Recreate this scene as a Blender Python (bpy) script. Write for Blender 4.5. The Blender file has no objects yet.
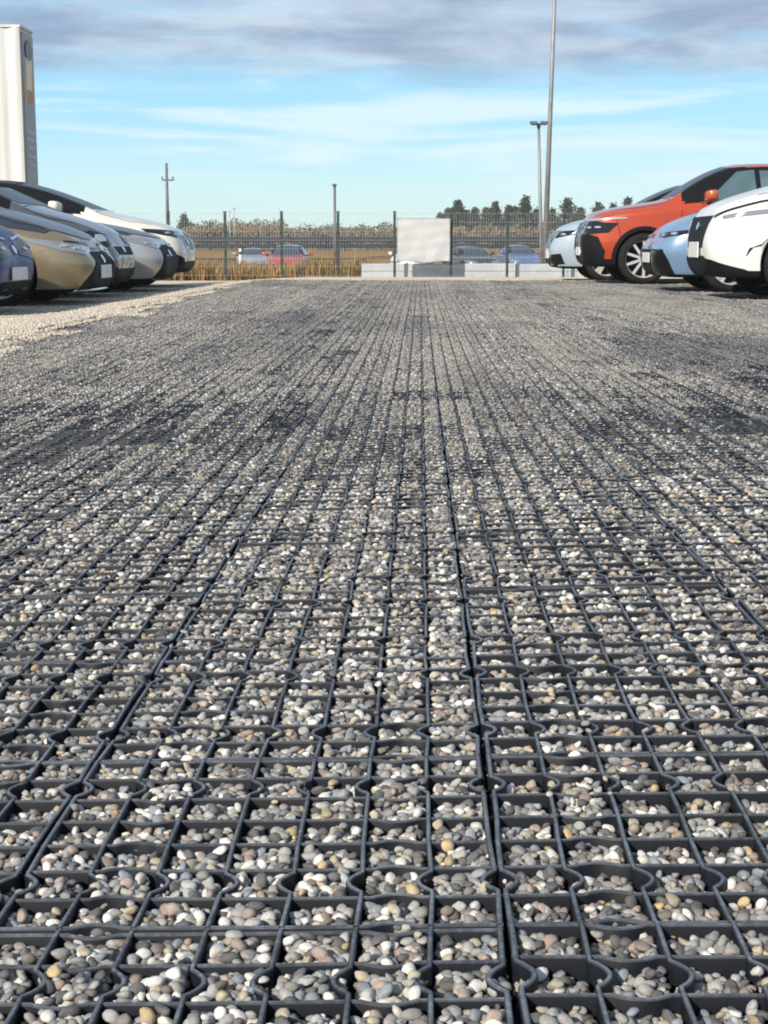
import bpy, bmesh, math, random
import numpy as np
from mathutils import Vector, Matrix, geometry
from mathutils.bvhtree import BVHTree

random.seed(7)
RNG = np.random.default_rng(7)
SC = bpy.context.scene
COL = SC.collection
R = math.radians

# ------------------------------------------------------------------ camera
CAM_Z = 0.548
F_PX = 1500.0
PITCH = math.atan(267 / F_PX)
YAW = 0.02398
cam_data = bpy.data.cameras.new('camera')
cam = bpy.data.objects.new('camera', cam_data)
COL.objects.link(cam)
cam_data.sensor_fit = 'VERTICAL'
cam_data.sensor_height = 24.0
cam_data.lens = 24.0 * F_PX / 1024.0
cam_data.clip_start = 0.05
cam_data.clip_end = 3000
cam.location = (0, 0, CAM_Z)
cam.rotation_euler = (math.pi / 2 - PITCH, 0, YAW)
SC.camera = cam
CAM_M = Matrix.Rotation(YAW, 3, 'Z') @ Matrix.Rotation(math.pi / 2 - PITCH, 3, 'X')

# ------------------------------------------------------------------ light
SUN_EL, SUN_AZ = R(31), R(213)          # azimuth clockwise from +Y
sun_dir = Vector((math.sin(SUN_AZ) * math.cos(SUN_EL), math.cos(SUN_AZ) * math.cos(SUN_EL), math.sin(SUN_EL)))
sun_data = bpy.data.lights.new('sun', 'SUN')
sun_data.energy = 4.6
sun_data.angle = R(0.6)
sun_data.color = (1.0, 0.90, 0.76)
sun = bpy.data.objects.new('sun', sun_data)
sun.rotation_euler = sun_dir.to_track_quat('Z', 'Y').to_euler()
sun.location = (-20, -30, 30)
COL.objects.link(sun)

world = bpy.data.worlds.new('World')
SC.world = world
world.use_nodes = True
SC.view_settings.view_transform = 'Standard'
SC.view_settings.look = 'None'
SC.view_settings.exposure = 0.30
SC.view_settings.gamma = 1.0
SC.view_settings.use_curve_mapping = False
SC.cycles.max_bounces = 6
SC.cycles.diffuse_bounces = 3
SC.cycles.filter_width = 1.9


class NT:
    """small helper to wire nodes"""
    def __init__(self, tree):
        self.t = tree
        self.n = tree.nodes
        self.l = tree.links

    def node(self, kind, **kw):
        nd = self.n.new(kind)
        for k, v in kw.items():
            if k == 'inp':
                for kk, vv in v.items():
                    if isinstance(vv, bpy.types.NodeSocket):
                        self.l.new(vv, nd.inputs[kk])
                    else:
                        nd.inputs[kk].default_value = vv
            else:
                setattr(nd, k, v)
        return nd

    def math(self, op, a, b=None, c=None, clamp=False):
        nd = self.n.new('ShaderNodeMath')
        nd.operation = op
        nd.use_clamp = clamp
        for i, v in enumerate((a, b, c)):
            if v is None:
                continue
            if isinstance(v, bpy.types.NodeSocket):
                self.l.new(v, nd.inputs[i])
            else:
                nd.inputs[i].default_value = v
        return nd.outputs[0]

    def mix(self, fac, a, b, blend='MIX'):
        nd = self.n.new('ShaderNodeMix')
        nd.data_type = 'RGBA'
        nd.blend_type = blend
        for idx, v in ((0, fac), (6, a), (7, b)):
            if isinstance(v, bpy.types.NodeSocket):
                self.l.new(v, nd.inputs[idx])
            else:
                nd.inputs[idx].default_value = v if idx == 0 else (*v[:3], 1)
        return nd.outputs[2]

    def smooth(self, v, lo, hi):
        nd = self.n.new('ShaderNodeMapRange')
        nd.interpolation_type = 'SMOOTHSTEP'
        self.l.new(v, nd.inputs[0])
        nd.inputs[1].default_value = lo
        nd.inputs[2].default_value = hi
        return nd.outputs[0]

    def noise(self, vec, scale, detail=3, rough=0.55, dist=0.0):
        nd = self.n.new('ShaderNodeTexNoise')
        nd.inputs['Scale'].default_value = scale
        nd.inputs['Detail'].default_value = detail
        nd.inputs['Roughness'].default_value = rough
        nd.inputs['Distortion'].default_value = dist
        if vec is not None:
            self.l.new(vec, nd.inputs['Vector'])
        return nd.outputs['Fac']

    def scaled(self, vec, s, loc=(0, 0, 0)):
        nd = self.n.new('ShaderNodeMapping')
        self.l.new(vec, nd.inputs[0])
        nd.inputs['Scale'].default_value = s
        nd.inputs['Location'].default_value = loc
        return nd.outputs[0]


def build_world():
    h = NT(world.node_tree)
    bg = h.n['Background']
    bg.inputs['Strength'].default_value = 0.1
    sky = h.node('ShaderNodeTexSky', sky_type='NISHITA', sun_disc=False, sun_elevation=SUN_EL,
                 sun_rotation=SUN_AZ, air_density=1.0, dust_density=0.6, ozone_density=1.6)
    tc = h.node('ShaderNodeTexCoord')
    gen = tc.outputs['Generated']
    sep = h.node('ShaderNodeSeparateXYZ', inp={0: gen})
    z = sep.outputs[2]
    # a clear winter sky, then thin high streaks, then a broken grey-blue cloud deck
    clear = h.mix(h.smooth(z, 0.0, 0.10), (6.3, 9.0, 9.0), (2.9, 6.6, 9.4))
    base = h.mix(h.smooth(z, 0.12, 0.55), clear, sky.outputs[0])
    base = h.mix(0.22, base, sky.outputs[0])
    streak = h.noise(h.scaled(gen, (3.0, 3.0, 34.0)), 1.6, 5, 0.55, 0.6)
    sm = h.math('MULTIPLY', h.smooth(streak, 0.45, 0.68), h.smooth(z, 0.015, 0.05))
    base = h.mix(h.math('MULTIPLY', sm, 0.75), base, (6.9, 8.2, 8.6))
    big = h.noise(h.scaled(gen, (3.0, 3.0, 15.0), (0.35, 0.1, 0.0)), 1.2, 5, 0.5, 0.2)
    edge = h.math('ADD', z, h.math('MULTIPLY', h.math('SUBTRACT', big, 0.5), 0.075))
    deck = h.smooth(edge, 0.092, 0.122)
    hole = h.noise(h.scaled(gen, (5.0, 5.0, 26.0), (1.7, 0.0, 0.4)), 1.5, 4, 0.5, 0.3)
    deck = h.math('MULTIPLY', deck, h.math('SUBTRACT', 1.0, h.math('MULTIPLY', h.smooth(hole, 0.50, 0.72), 0.75)))
    high = h.smooth(z, 0.3, 0.7)
    deck = h.math('MULTIPLY', deck, h.math('SUBTRACT', 1.0, h.math('MULTIPLY', high, 0.6)))
    tone = h.noise(h.scaled(gen, (5.0, 5.0, 22.0)), 2.0, 7, 0.58, 0.3)
    ccol = h.mix(h.smooth(tone, 0.34, 0.70), (2.5, 3.25, 4.6), (4.9, 5.8, 7.0))
    final = h.mix(h.math('MULTIPLY', deck, 0.92), base, ccol)
    h.l.new(final, bg.inputs['Color'])


build_world()


# ------------------------------------------------------------------ helpers
def pix(px, py, depth):
    """world point seen at a photo pixel at a given world Y; used to read sizes off the photo"""
    d = CAM_M @ Vector(((px - 384) / F_PX, (512 - py) / F_PX, -1.0))
    t = depth / d.y
    return Vector((d.x * t, depth, CAM_Z + d.z * t))


def sstep(a, b, x):
    t = np.clip((np.asarray(x, float) - a) / (b - a), 0, 1)
    return t * t * (3 - 2 * t)


def ground_z(x, y):
    """height of the finished lot and of the land beyond it"""
    x = np.asarray(x, float)
    y = np.asarray(y, float)
    yc = np.clip(y, -2, 8)
    near = np.where(yc < 3.5, 0.069 - 0.012 * yc, 0.027 * ((8 - yc) / 4.5) ** 2)
    cross = 0.0231 * np.clip(x, -4, 4) * (1 - sstep(3.5, 9, y))
    side = -0.09 * sstep(-2.5, -3.6, x) * sstep(6, 11, y)
    far = np.interp(y, [23.5, 35, 38, 55, 75, 90, 97, 400, 3000], [0, -.2, -.24, -.6, -.95, -.9, .2, .3, -1])
    return near + cross + side + far


def gz(x, y):
    return float(ground_z(x, y))


def tag(o, label=None, cat=None, group=None, kind=None):
    if label: o['label'] = label
    if cat: o['category'] = cat
    if group: o['group'] = group
    if kind: o['kind'] = kind
    return o


def empty(name, loc, rz=0.0):
    o = bpy.data.objects.new(name, None)
    o.empty_display_size = 0.3
    COL.objects.link(o)
    o.location = loc
    o.rotation_euler = (0, 0, rz)
    return o


def link_mesh(name, me, mats, parent=None):
    o = bpy.data.objects.new(name, me)
    COL.objects.link(o)
    if not isinstance(mats, (list, tuple)):
        mats = [mats]
    for m in mats:
        me.materials.append(m)
    if parent:
        o.parent = parent
    return o


def from_bm(name, bm, mats, parent=None, smooth=False):
    bmesh.ops.recalc_face_normals(bm, faces=bm.faces)
    me = bpy.data.meshes.new(name)
    bm.to_mesh(me)
    bm.free()
    if smooth:
        me.polygons.foreach_set('use_smooth', [True] * len(me.polygons))
    return link_mesh(name, me, mats, parent)


def np_mesh(name, v, f, smooth=False):
    """v (n,3) floats; f (m,k) ints, all faces with k corners"""
    me = bpy.data.meshes.new(name)
    v = np.ascontiguousarray(v, np.float32)
    f = np.ascontiguousarray(f, np.int32)
    k = f.shape[1]
    me.vertices.add(len(v))
    me.vertices.foreach_set('co', v.ravel())
    me.loops.add(f.size)
    me.loops.foreach_set('vertex_index', f.ravel())
    me.polygons.add(len(f))
    me.polygons.foreach_set('loop_start', np.arange(0, f.size, k, dtype=np.int32))
    if smooth:
        me.polygons.foreach_set('use_smooth', np.ones(len(f), bool))
    me.update(calc_edges=True)
    return me


def add_box(bm, c, s, rot=None, mi=0):
    r = bmesh.ops.create_cube(bm, size=1.0)
    M = Matrix.Translation(c) @ (rot.to_4x4() if rot else Matrix.Identity(4)) @ Matrix.Diagonal((*s, 1))
    bmesh.ops.transform(bm, matrix=M, verts=r['verts'])
    for v in r['verts']:
        for f in v.link_faces:
            f.material_index = mi
    return r['verts']


def add_tube(bm, pts, radii, n=8, mi=0):
    rings = []
    for i, p in enumerate(pts):
        p = Vector(p)
        a = Vector(pts[max(0, i - 1)])
        b = Vector(pts[min(len(pts) - 1, i + 1)])
        d = (b - a).normalized()
        q = d.to_track_quat('Z', 'Y')
        rr = radii[i] if isinstance(radii, (list, tuple)) else radii
        rings.append([bm.verts.new(p + q @ Vector((rr * math.cos(2 * math.pi * k / n), rr * math.sin(2 * math.pi * k / n), 0))) for k in range(n)])
    for r0, r1 in zip(rings, rings[1:]):
        for k in range(n):
            f = bm.faces.new((r0[k], r0[(k + 1) % n], r1[(k + 1) % n], r1[k]))
            f.material_index = mi
    for r_, flip in ((rings[0], True), (rings[-1], False)):
        f = bm.faces.new(r_[::-1] if flip else r_)
        f.material_index = mi


def add_lathe(bm, prof, n=32, axis='Y', mi=0):
    """profile of (radius, along-axis) pairs, open ends"""
    rings = []
    for r, a in prof:
        ring = []
        for k in range(n):
            t = 2 * math.pi * k / n
            ring.append(bm.verts.new((r * math.cos(t), a, r * math.sin(t)) if axis == 'Y' else (r * math.cos(t), r * math.sin(t), a)))
        rings.append(ring)
    for r0, r1 in zip(rings, rings[1:]):
        for k in range(n):
            f = bm.faces.new((r0[k], r0[(k + 1) % n], r1[(k + 1) % n], r1[k]))
            f.material_index = mi


def principled(name, color, rough=0.5, metal=0.0, spec=0.5, coat=0.0, **kw):
    m = bpy.data.materials.new(name)
    m.use_nodes = True
    h = NT(m.node_tree)
    b = h.n['Principled BSDF']
    b.inputs['Base Color'].default_value = (*color, 1)
    b.inputs['Roughness'].default_value = rough
    b.inputs['Metallic'].default_value = metal
    b.inputs['Specular IOR Level'].default_value = spec
    b.inputs['Coat Weight'].default_value = coat
    b.inputs['Coat Roughness'].default_value = 0.04
    return m, h, b


def varied(name, c0, c1, scale, rough=0.6, metal=0.0, stretch=(1, 1, 1), bump=0.0, spec=0.4, r1=None):
    """base colour that wanders between two tones by object-space noise"""
    m, h, b = principled(name, c0, rough, metal, spec)
    tc = h.node('ShaderNodeTexCoord')
    vec = h.scaled(tc.outputs['Object'], stretch)
    n = h.noise(vec, scale, 5, 0.6)
    h.l.new(h.mix(h.smooth(n, 0.32, 0.68), c0, c1), b.inputs['Base Color'])
    if r1 is not None:
        h.l.new(h.math('ADD', h.math('MULTIPLY', n, r1 - rough), rough), b.inputs['Roughness'])
    if bump:
        bp = h.node('ShaderNodeBump', inp={'Strength': bump, 'Distance': 0.01, 'Height': n})
        h.l.new(bp.outputs[0], b.inputs['Normal'])
    return m


def car_paint(name, color, metal=0.0, rough=0.32, dust=0.10, coat=0.8):
    m, h, b = principled(name, color, rough, metal, 0.5, coat)
    tc = h.node('ShaderNodeTexCoord')
    n = h.noise(tc.outputs['Object'], 3.0, 6, 0.65)
    sep = h.node('ShaderNodeSeparateXYZ', inp={0: tc.outputs['Object']})
    low = h.math('SUBTRACT', 1.0, h.smooth(sep.outputs[2], 0.2, 0.75))      # road grime low on the panels
    fac = h.math('MULTIPLY', h.math('ADD', h.math('MULTIPLY', low, 0.8), 0.12), h.math('MULTIPLY', n, dust * 4), clamp=True)
    h.l.new(h.mix(fac, color, (0.22, 0.20, 0.17)), b.inputs['Base Color'])
    h.l.new(h.math('ADD', 0.03, h.math('MULTIPLY', n, 0.10)), b.inputs['Coat Roughness'])
    return m


M = {}
M['black_plastic'] = varied('black_plastic', (0.006, 0.007, 0.009), (0.012, 0.012, 0.015), 5, 0.6, spec=.12)
M['gloss_black'], _, _ = principled('gloss_black', (0.008, 0.009, 0.012), 0.18, 0, 0.25)
M['tyre'] = varied('tyre', (0.010, 0.010, 0.011), (0.022, 0.021, 0.020), 7, 0.85, spec=0.2)
M['alloy'] = varied('alloy', (0.66, 0.66, 0.67), (0.55, 0.55, 0.56), 9, 0.35, 0.35)
M['dark_alloy'] = varied('dark_alloy', (0.10, 0.10, 0.11), (0.16, 0.16, 0.17), 9, 0.35, 0.7)
M['chrome'], _, _ = principled('chrome', (0.75, 0.76, 0.78), 0.15, 1.0)
M['glass'], _, _ = principled('glass', (0.030, 0.042, 0.055), 0.10, 0, 0.12)
M['roof_black'], _, _ = principled('roof_black', (0.010, 0.011, 0.013), 0.35, 0, 0.08)
M['screen'], _, _ = principled('screen', (0.05, 0.07, 0.10), 0.30, 0, 0.12)
M['teal_glass'], _, _ = principled('teal_glass', (0.17, 0.27, 0.28), 0.03, 0.65, 0.5)
M['lamp_dark'], _, _ = principled('lamp_dark', (0.015, 0.017, 0.021), 0.12, 0.0, 0.35, 0.0)
M['lamp_clear'], _, _ = principled('lamp_clear', (0.34, 0.36, 0.39), 0.10, 0.5, 0.8, 1.0)
M['lamp_lens'], _, _ = principled('lamp_lens', (0.58, 0.60, 0.63), 0.14, 0.6, 0.6, 0.5)
M['plate'] = varied('plate', (0.74, 0.75, 0.76), (0.64, 0.65, 0.66), 6, 0.4)
M['seam'], _, _ = principled('seam', (0.01, 0.01, 0.011), 0.7)


# ------------------------------------------------------------------ the ground
T = 0.385                      # paving tile, seven cells a side
CELL = T / 7
X0, Y0 = 0.06427, 1.031        # a tile corner


def gravel_edge(y):
    y = np.asarray(y, float)
    return (-2.38 - 0.03 * (y - 8.2) + 0.09 * np.sin(y * 1.7) * np.sin(y * 0.61 + 1) + 0.05 * np.sin(y * 4.3))


def build_terrain():
    ys = np.concatenate([np.arange(-3, 0, .5), np.arange(0, 10, .25), np.arange(10, 40, .5), np.arange(40, 110, 1.5),
                         np.geomspace(110, 700, 24)])
    xs = np.concatenate([-np.geomspace(700, 12, 20), np.arange(-11, 11.01, .5), np.geomspace(12, 700, 20)])
    X, Y = np.meshgrid(xs, ys)
    Z = ground_z(X, Y)
    lot = (1 - sstep(24.5, 26.5, Y))
    Z = Z - 0.034 * lot - 0.004
    rough = (np.sin(X * 1.3 + 2 * np.sin(Y * .7)) + np.sin(Y * 1.1 + X * .4)) * .03
    Z = Z + rough * sstep(38, 50, Y)
    nx = len(xs)
    idx = np.arange(len(xs) * len(ys)).reshape(len(ys), nx)
    f = np.stack([idx[:-1, :-1], idx[:-1, 1:], idx[1:, 1:], idx[1:, :-1]], -1).reshape(-1, 4)
    me = np_mesh('ground', np.stack([X, Y, Z], -1).reshape(-1, 3), f, True)
    m, h, b = principled('ground_soil', (0.1, 0.09, 0.08), 0.95, 0, 0.2)
    tc = h.node('ShaderNodeTexCoord')
    o = tc.outputs['Object']
    sep = h.node('ShaderNodeSeparateXYZ', inp={0: o})
    vor = h.node('ShaderNodeTexVoronoi', inp={'Vector': o, 'Scale': 85.0})
    stone = h.mix(0.55, vor.outputs['Color'], (0.23, 0.21, 0.19))
    stone = h.mix(1.0, stone, (0.35, 0.33, 0.31), 'MULTIPLY')
    g1 = h.noise(o, 0.35, 6, 0.65)
    g2 = h.noise(o, 6.0, 5, 0.7)
    grass = h.mix(h.smooth(g1, 0.35, 0.65), (0.30, 0.16, 0.06), (0.22, 0.14, 0.055))
    grass = h.mix(h.math('MULTIPLY', g2, 0.6), grass, (0.25, 0.19, 0.10))
    h.l.new(h.mix(h.smooth(sep.outputs[1], 33.0, 36.5), stone, grass), b.inputs['Base Color'])
    bp = h.node('ShaderNodeBump', inp={'Strength': 0.6, 'Distance': 0.02, 'Height': vor.outputs['Distance']})
    h.l.new(bp.outputs[0], b.inputs['Normal'])
    tag(link_mesh('ground', me, m), kind='structure')


build_terrain()


# ---------------- plastic paving grid: one strip profile swept along every rib of every tile
def rib_line(bulge, n):
    """(t, offset) along a seven-cell rib; cells two and six swell sideways into half rings"""
    pts = [(0.0, 0.0)]
    for c in range(7):
        if bulge and c in (1, 5):
            for k in range(n + 1):
                u = 0.15 + 0.70 * k / n
                w = math.sin(math.pi * k / n) ** 0.9 if 0 < k < n else 0
                pts.append(((c + u) * CELL, bulge * 0.20 * CELL * w))
        pts.append(((c + 1) * CELL, 0.0))
    return np.array(pts)


def tile_ribs(n, wid, depth, bevel):
    """vertices and quads of one tile, corner at origin, tops at z = 0"""
    V, F = [], []
    base = 0
    for axis in (0, 1):
        for i in range(8):
            c = i * CELL
            if i == 0: c += 0.0042
            if i == 7: c -= 0.0042
            sgn = 1 if i <= 3 else -1
            L = rib_line(sgn if n else 0, n)
            if axis == 1 and n:
                L[:, 1] *= 0.55
            if not n:
                L = L[[0, -1]]
            t, o = L[:, 0].copy(), L[:, 1] + c
            t[0] += 0.0015
            t[-1] -= 0.0015
            dx = np.gradient(o, t, edge_order=1) if len(t) > 2 else np.zeros(len(t))
            nx = 1 / np.sqrt(1 + dx ** 2)
            nt = -dx * nx
            w = wid / 2 * (1.12 if i in (0, 7) else 1.0)
            top = -0.0012 if axis else 0.0
            if bevel:
                prof = [(-w, -depth), (-w, top - .0012), (-w * .62, top), (w * .62, top), (w, top - .0012), (w, -depth)]
            else:
                prof = [(-w, -depth), (-w * .8, top), (w * .8, top), (w, -depth)]
            k = len(prof)
            for (a, z) in prof:
                p = o + a * nx
                q = t + a * nt
                V.append(np.stack([p, q, np.full_like(p, z)] if axis == 0 else [q, p, np.full_like(p, z)], -1))
            m = len(t)
            ii = np.arange(m - 1)
            for s in range(k - 1):
                a0 = base + s * m + ii
                b0 = base + (s + 1) * m + ii
                q4 = np.stack([a0, b0, b0 + 1, a0 + 1], -1)
                F.append(q4 if axis == 0 else q4[:, ::-1])
            base += k * m
    return np.concatenate(V), np.concatenate(F)


def tile_list():
    out = []
    for j in range(-2, 63):
        for i in range(-9, 23):
            x, y = X0 + i * T, Y0 + j * T
            if abs(x + T / 2) > 1.3 + 0.42 * y:
                continue
            if x + T < gravel_edge(y) - 0.25 and y > 5:
                continue
            if x < -3.4:
                continue
            out.append((x, y, i, j))
    return out


TILES = tile_list()


def build_grid():
    protos = {0: tile_ribs(9, 0.0042, 0.034, True), 1: tile_ribs(4, 0.0046, 0.03, False), 2: tile_ribs(0, 0.0046, 0.03, False)}
    V, F = [], []
    base = 0
    for (x, y, i, j) in TILES:
        v, f = protos[0 if y < 4.2 else (1 if y < 10 else 2)]
        P = v.copy()
        wob = RNG.normal(0, 0.0007, 4)
        P[:, 2] += wob[0] + (P[:, 0] - T / 2) * wob[1] * 6 + (P[:, 1] - T / 2) * wob[2] * 6
        P[:, 0] += x
        P[:, 1] += y
        # plastic never lies dead straight
        P[:, 0] += 0.0012 * np.sin(P[:, 1] * 13 + x * 40) + 0.0008 * np.sin(P[:, 1] * 31 + i)
        P[:, 1] += 0.0010 * np.sin(P[:, 0] * 15 + y * 30)
        P[:, 2] += ground_z(P[:, 0], P[:, 1])
        V.append(P)
        F.append(f + base)
        base += len(P)
    me = np_mesh('paving_grid', np.concatenate(V), np.concatenate(F))
    m, h, b = principled('grid_plastic', (0.03, 0.033, 0.04), 0.42, 0, 0.5)
    geo = h.node('ShaderNodeNewGeometry')
    tc = h.node('ShaderNodeTexCoord')
    n = h.noise(tc.outputs['Object'], 9.0, 6, 0.7)
    n2 = h.noise(tc.outputs['Object'], 160.0, 3, 0.6)
    sepn = h.node('ShaderNodeSeparateXYZ', inp={0: geo.outputs['True Normal']})
    up = h.smooth(sepn.outputs[2], 0.3, 0.95)                     # rib tops paler: their lit sheen painted in along with dust
    dust = h.math('MULTIPLY', up, h.math('ADD', h.math('ADD', 0.2, h.math('MULTIPLY', h.smooth(n, 0.3, 0.75), 0.5)), h.math('MULTIPLY', h.smooth(n2, 0.45, 0.7), 0.30)), clamp=True)
    h.l.new(h.mix(dust, (0.007, 0.009, 0.014), (0.235, 0.265, 0.31)), b.inputs['Base Color'])
    b.inputs['Specular IOR Level'].default_value = 0.25
    h.l.new(h.math('ADD', 0.40, h.math('MULTIPLY', n, 0.3)), b.inputs['Roughness'])
    tag(link_mesh('paving_grid', me, m), kind='structure')


build_grid()


# ---------------- pebbles
def ico(level):
    bm = bmesh.new()
    bmesh.ops.create_icosphere(bm, subdivisions=level, radius=1.0)
    v = np.array([vv.co[:] for vv in bm.verts])
    f = np.array([[x.index for x in ff.verts] for ff in bm.faces])
    bm.free()
    return v, f


def stone_shapes(level, count, lump, rng):
    v, f = ico(level)
    out = []
    for _ in range(count):
        d = np.ones(len(v))
        for _k in range(5):
            ax = rng.normal(size=3)
            ax /= np.linalg.norm(ax)
            a = v @ ax
            d += lump * rng.uniform(-1, 1) * np.sin(a * rng.uniform(1.2, 2.6) + rng.uniform(0, 6))
        w = v * d[:, None]
        for _k in range(rng.integers(3, 7)):            # broken faces
            ax = rng.normal(size=3)
            ax /= np.linalg.norm(ax)
            lim = rng.uniform(.55, .9)
            a = w @ ax
            w = w - np.where(a > lim, (a - lim) * .9, 0)[:, None] * ax
        out.append(w * 1.06)
    return out, f


def stone_color(rng, n, warm):
    u = rng.random(n)
    c = np.zeros((n, 3))
    g = rng.uniform(0.20, 0.42, n)
    c[:] = np.stack([g * 0.985, g * 1.0, g * 0.985], -1)
    tints = [(0.15, (0.68, 0.67, 0.64)), (0.22, (0.42, 0.36, 0.27)), (0.28, (0.31, 0.24, 0.205)), (0.49, (0.075, 0.078, 0.085)),
             (0.505, (0.47, 0.35, 0.17)), (0.58, (0.21, 0.25, 0.30)), (0.64, (0.20, 0.165, 0.145))]
    lo = 0
    for hi, t in tints:
        k = (u >= lo) & (u < hi)
        c[k] = np.array(t) * rng.uniform(0.75, 1.2, (k.sum(), 1))
        lo = hi
    if warm:
        g = rng.uniform(0.48, 0.80, (n, 1))
        c = c * 0.25 + 0.75 * g * np.array([1.0, 0.885, 0.72])
    return c


def bake_stones(name, S, level, rng, warm=False, lump=0.2):
    """S rows: x, y, z, rx, ry, rz (radii)"""
    shapes, f = stone_shapes(level, 14, lump, rng)
    n = len(S)
    nv = len(shapes[0])
    pick = rng.integers(0, len(shapes), n)
    P = np.stack(shapes)[pick]                     # n,nv,3
    P = P * S[:, None, 3:6]
    tx, ty = rng.normal(0, .35, n), rng.normal(0, .35, n)
    a = rng.uniform(0, 6.28, n)
    c, s = np.cos(tx)[:, None], np.sin(tx)[:, None]
    P = np.stack([P[..., 0], P[..., 1] * c - P[..., 2] * s, P[..., 1] * s + P[..., 2] * c], -1)
    c, s = np.cos(ty)[:, None], np.sin(ty)[:, None]
    P = np.stack([P[..., 0] * c + P[..., 2] * s, P[..., 1], -P[..., 0] * s + P[..., 2] * c], -1)
    c, s = np.cos(a)[:, None], np.sin(a)[:, None]
    P = np.stack([P[..., 0] * c - P[..., 1] * s, P[..., 0] * s + P[..., 1] * c, P[..., 2]], -1)
    P += S[:, None, :3]
    F = (f[None] + (np.arange(n) * nv)[:, None, None]).reshape(-1, 3)
    me = np_mesh(name, P.reshape(-1, 3), F, True)
    colr = np.repeat(stone_color(rng, n, warm), nv, 0)
    at = me.attributes.new('stone', 'FLOAT_COLOR', 'POINT')
    at.data.foreach_set('color', np.concatenate([colr, np.ones((len(colr), 1))], 1).astype(np.float32).ravel())
    return me


def pack_cell(rng, target, rmin, rmax, cap=80, floor=-0.024):
    """drop stones into one cell over a small height map until it is filled to a level"""
    N = 12
    g = (np.arange(N) + .5) / N * CELL
    gx, gy = np.meshgrid(g, g, indexing='ij')
    H = np.full((N, N), floor)
    out = []
    for _ in range(cap):
        if H.mean() > target:
            break
        r = rmin + (rmax - rmin) * rng.random() ** 1.9
        rx, ry, rz = r * rng.uniform(1.0, 1.45), r * rng.uniform(.8, 1.05), r * rng.uniform(.55, .85)
        best = None
        for _t in range(3):
            m = 0.0022 + r * 0.85
            x, y = rng.uniform(m, CELL - m), rng.uniform(m, CELL - m)
            d2 = ((gx - x) ** 2 + (gy - y) ** 2) / (0.8 * r) ** 2
            k = d2 < 1
            hgt = np.percentile(H[k], 60) if k.any() else -.03
            if best is None or hgt < best[0]:
                best = (hgt, x, y, d2, k)
        hgt, x, y, d2, k = best
        zc = hgt + rz * 0.85
        out.append((x, y, zc, rx, ry, rz))
        d2 = ((gx - x) ** 2 + (gy - y) ** 2) / r ** 2
        k = d2 < 1
        H[k] = np.maximum(H[k], zc + rz * np.sqrt(1 - d2[k]) * .9)
    return out


def make_patch(name, rng, level, near):
    S = []
    colfill = np.clip(rng.normal(0, 0.0014, 7), -.0022, .003)
    for i in range(7):
        for j in range(7):
            tgt = (-0.0099 + rng.normal(0, 0.0017)) if near else (-0.0090 + colfill[i] + rng.normal(0, .0006))
            for s in pack_cell(rng, tgt, 0.0021 if near else 0.0033, 0.0056 if near else 0.0062, 260 if near else 190, -0.023 if near else -0.019):
                S.append((s[0] + i * CELL - T / 2, s[1] + j * CELL - T / 2, *s[2:]))
    for _ in range(7 if near else 4):                    # a few lie on the ribs
        r = rng.uniform(.0022, .0046)
        S.append((rng.integers(1, 7) * CELL - T / 2, rng.uniform(-.45, .45) * T, r * .6 - (0 if near else .002), r * 1.2, r, r * .7))
    return bake_stones(name, np.array(S), level, rng)


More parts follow.
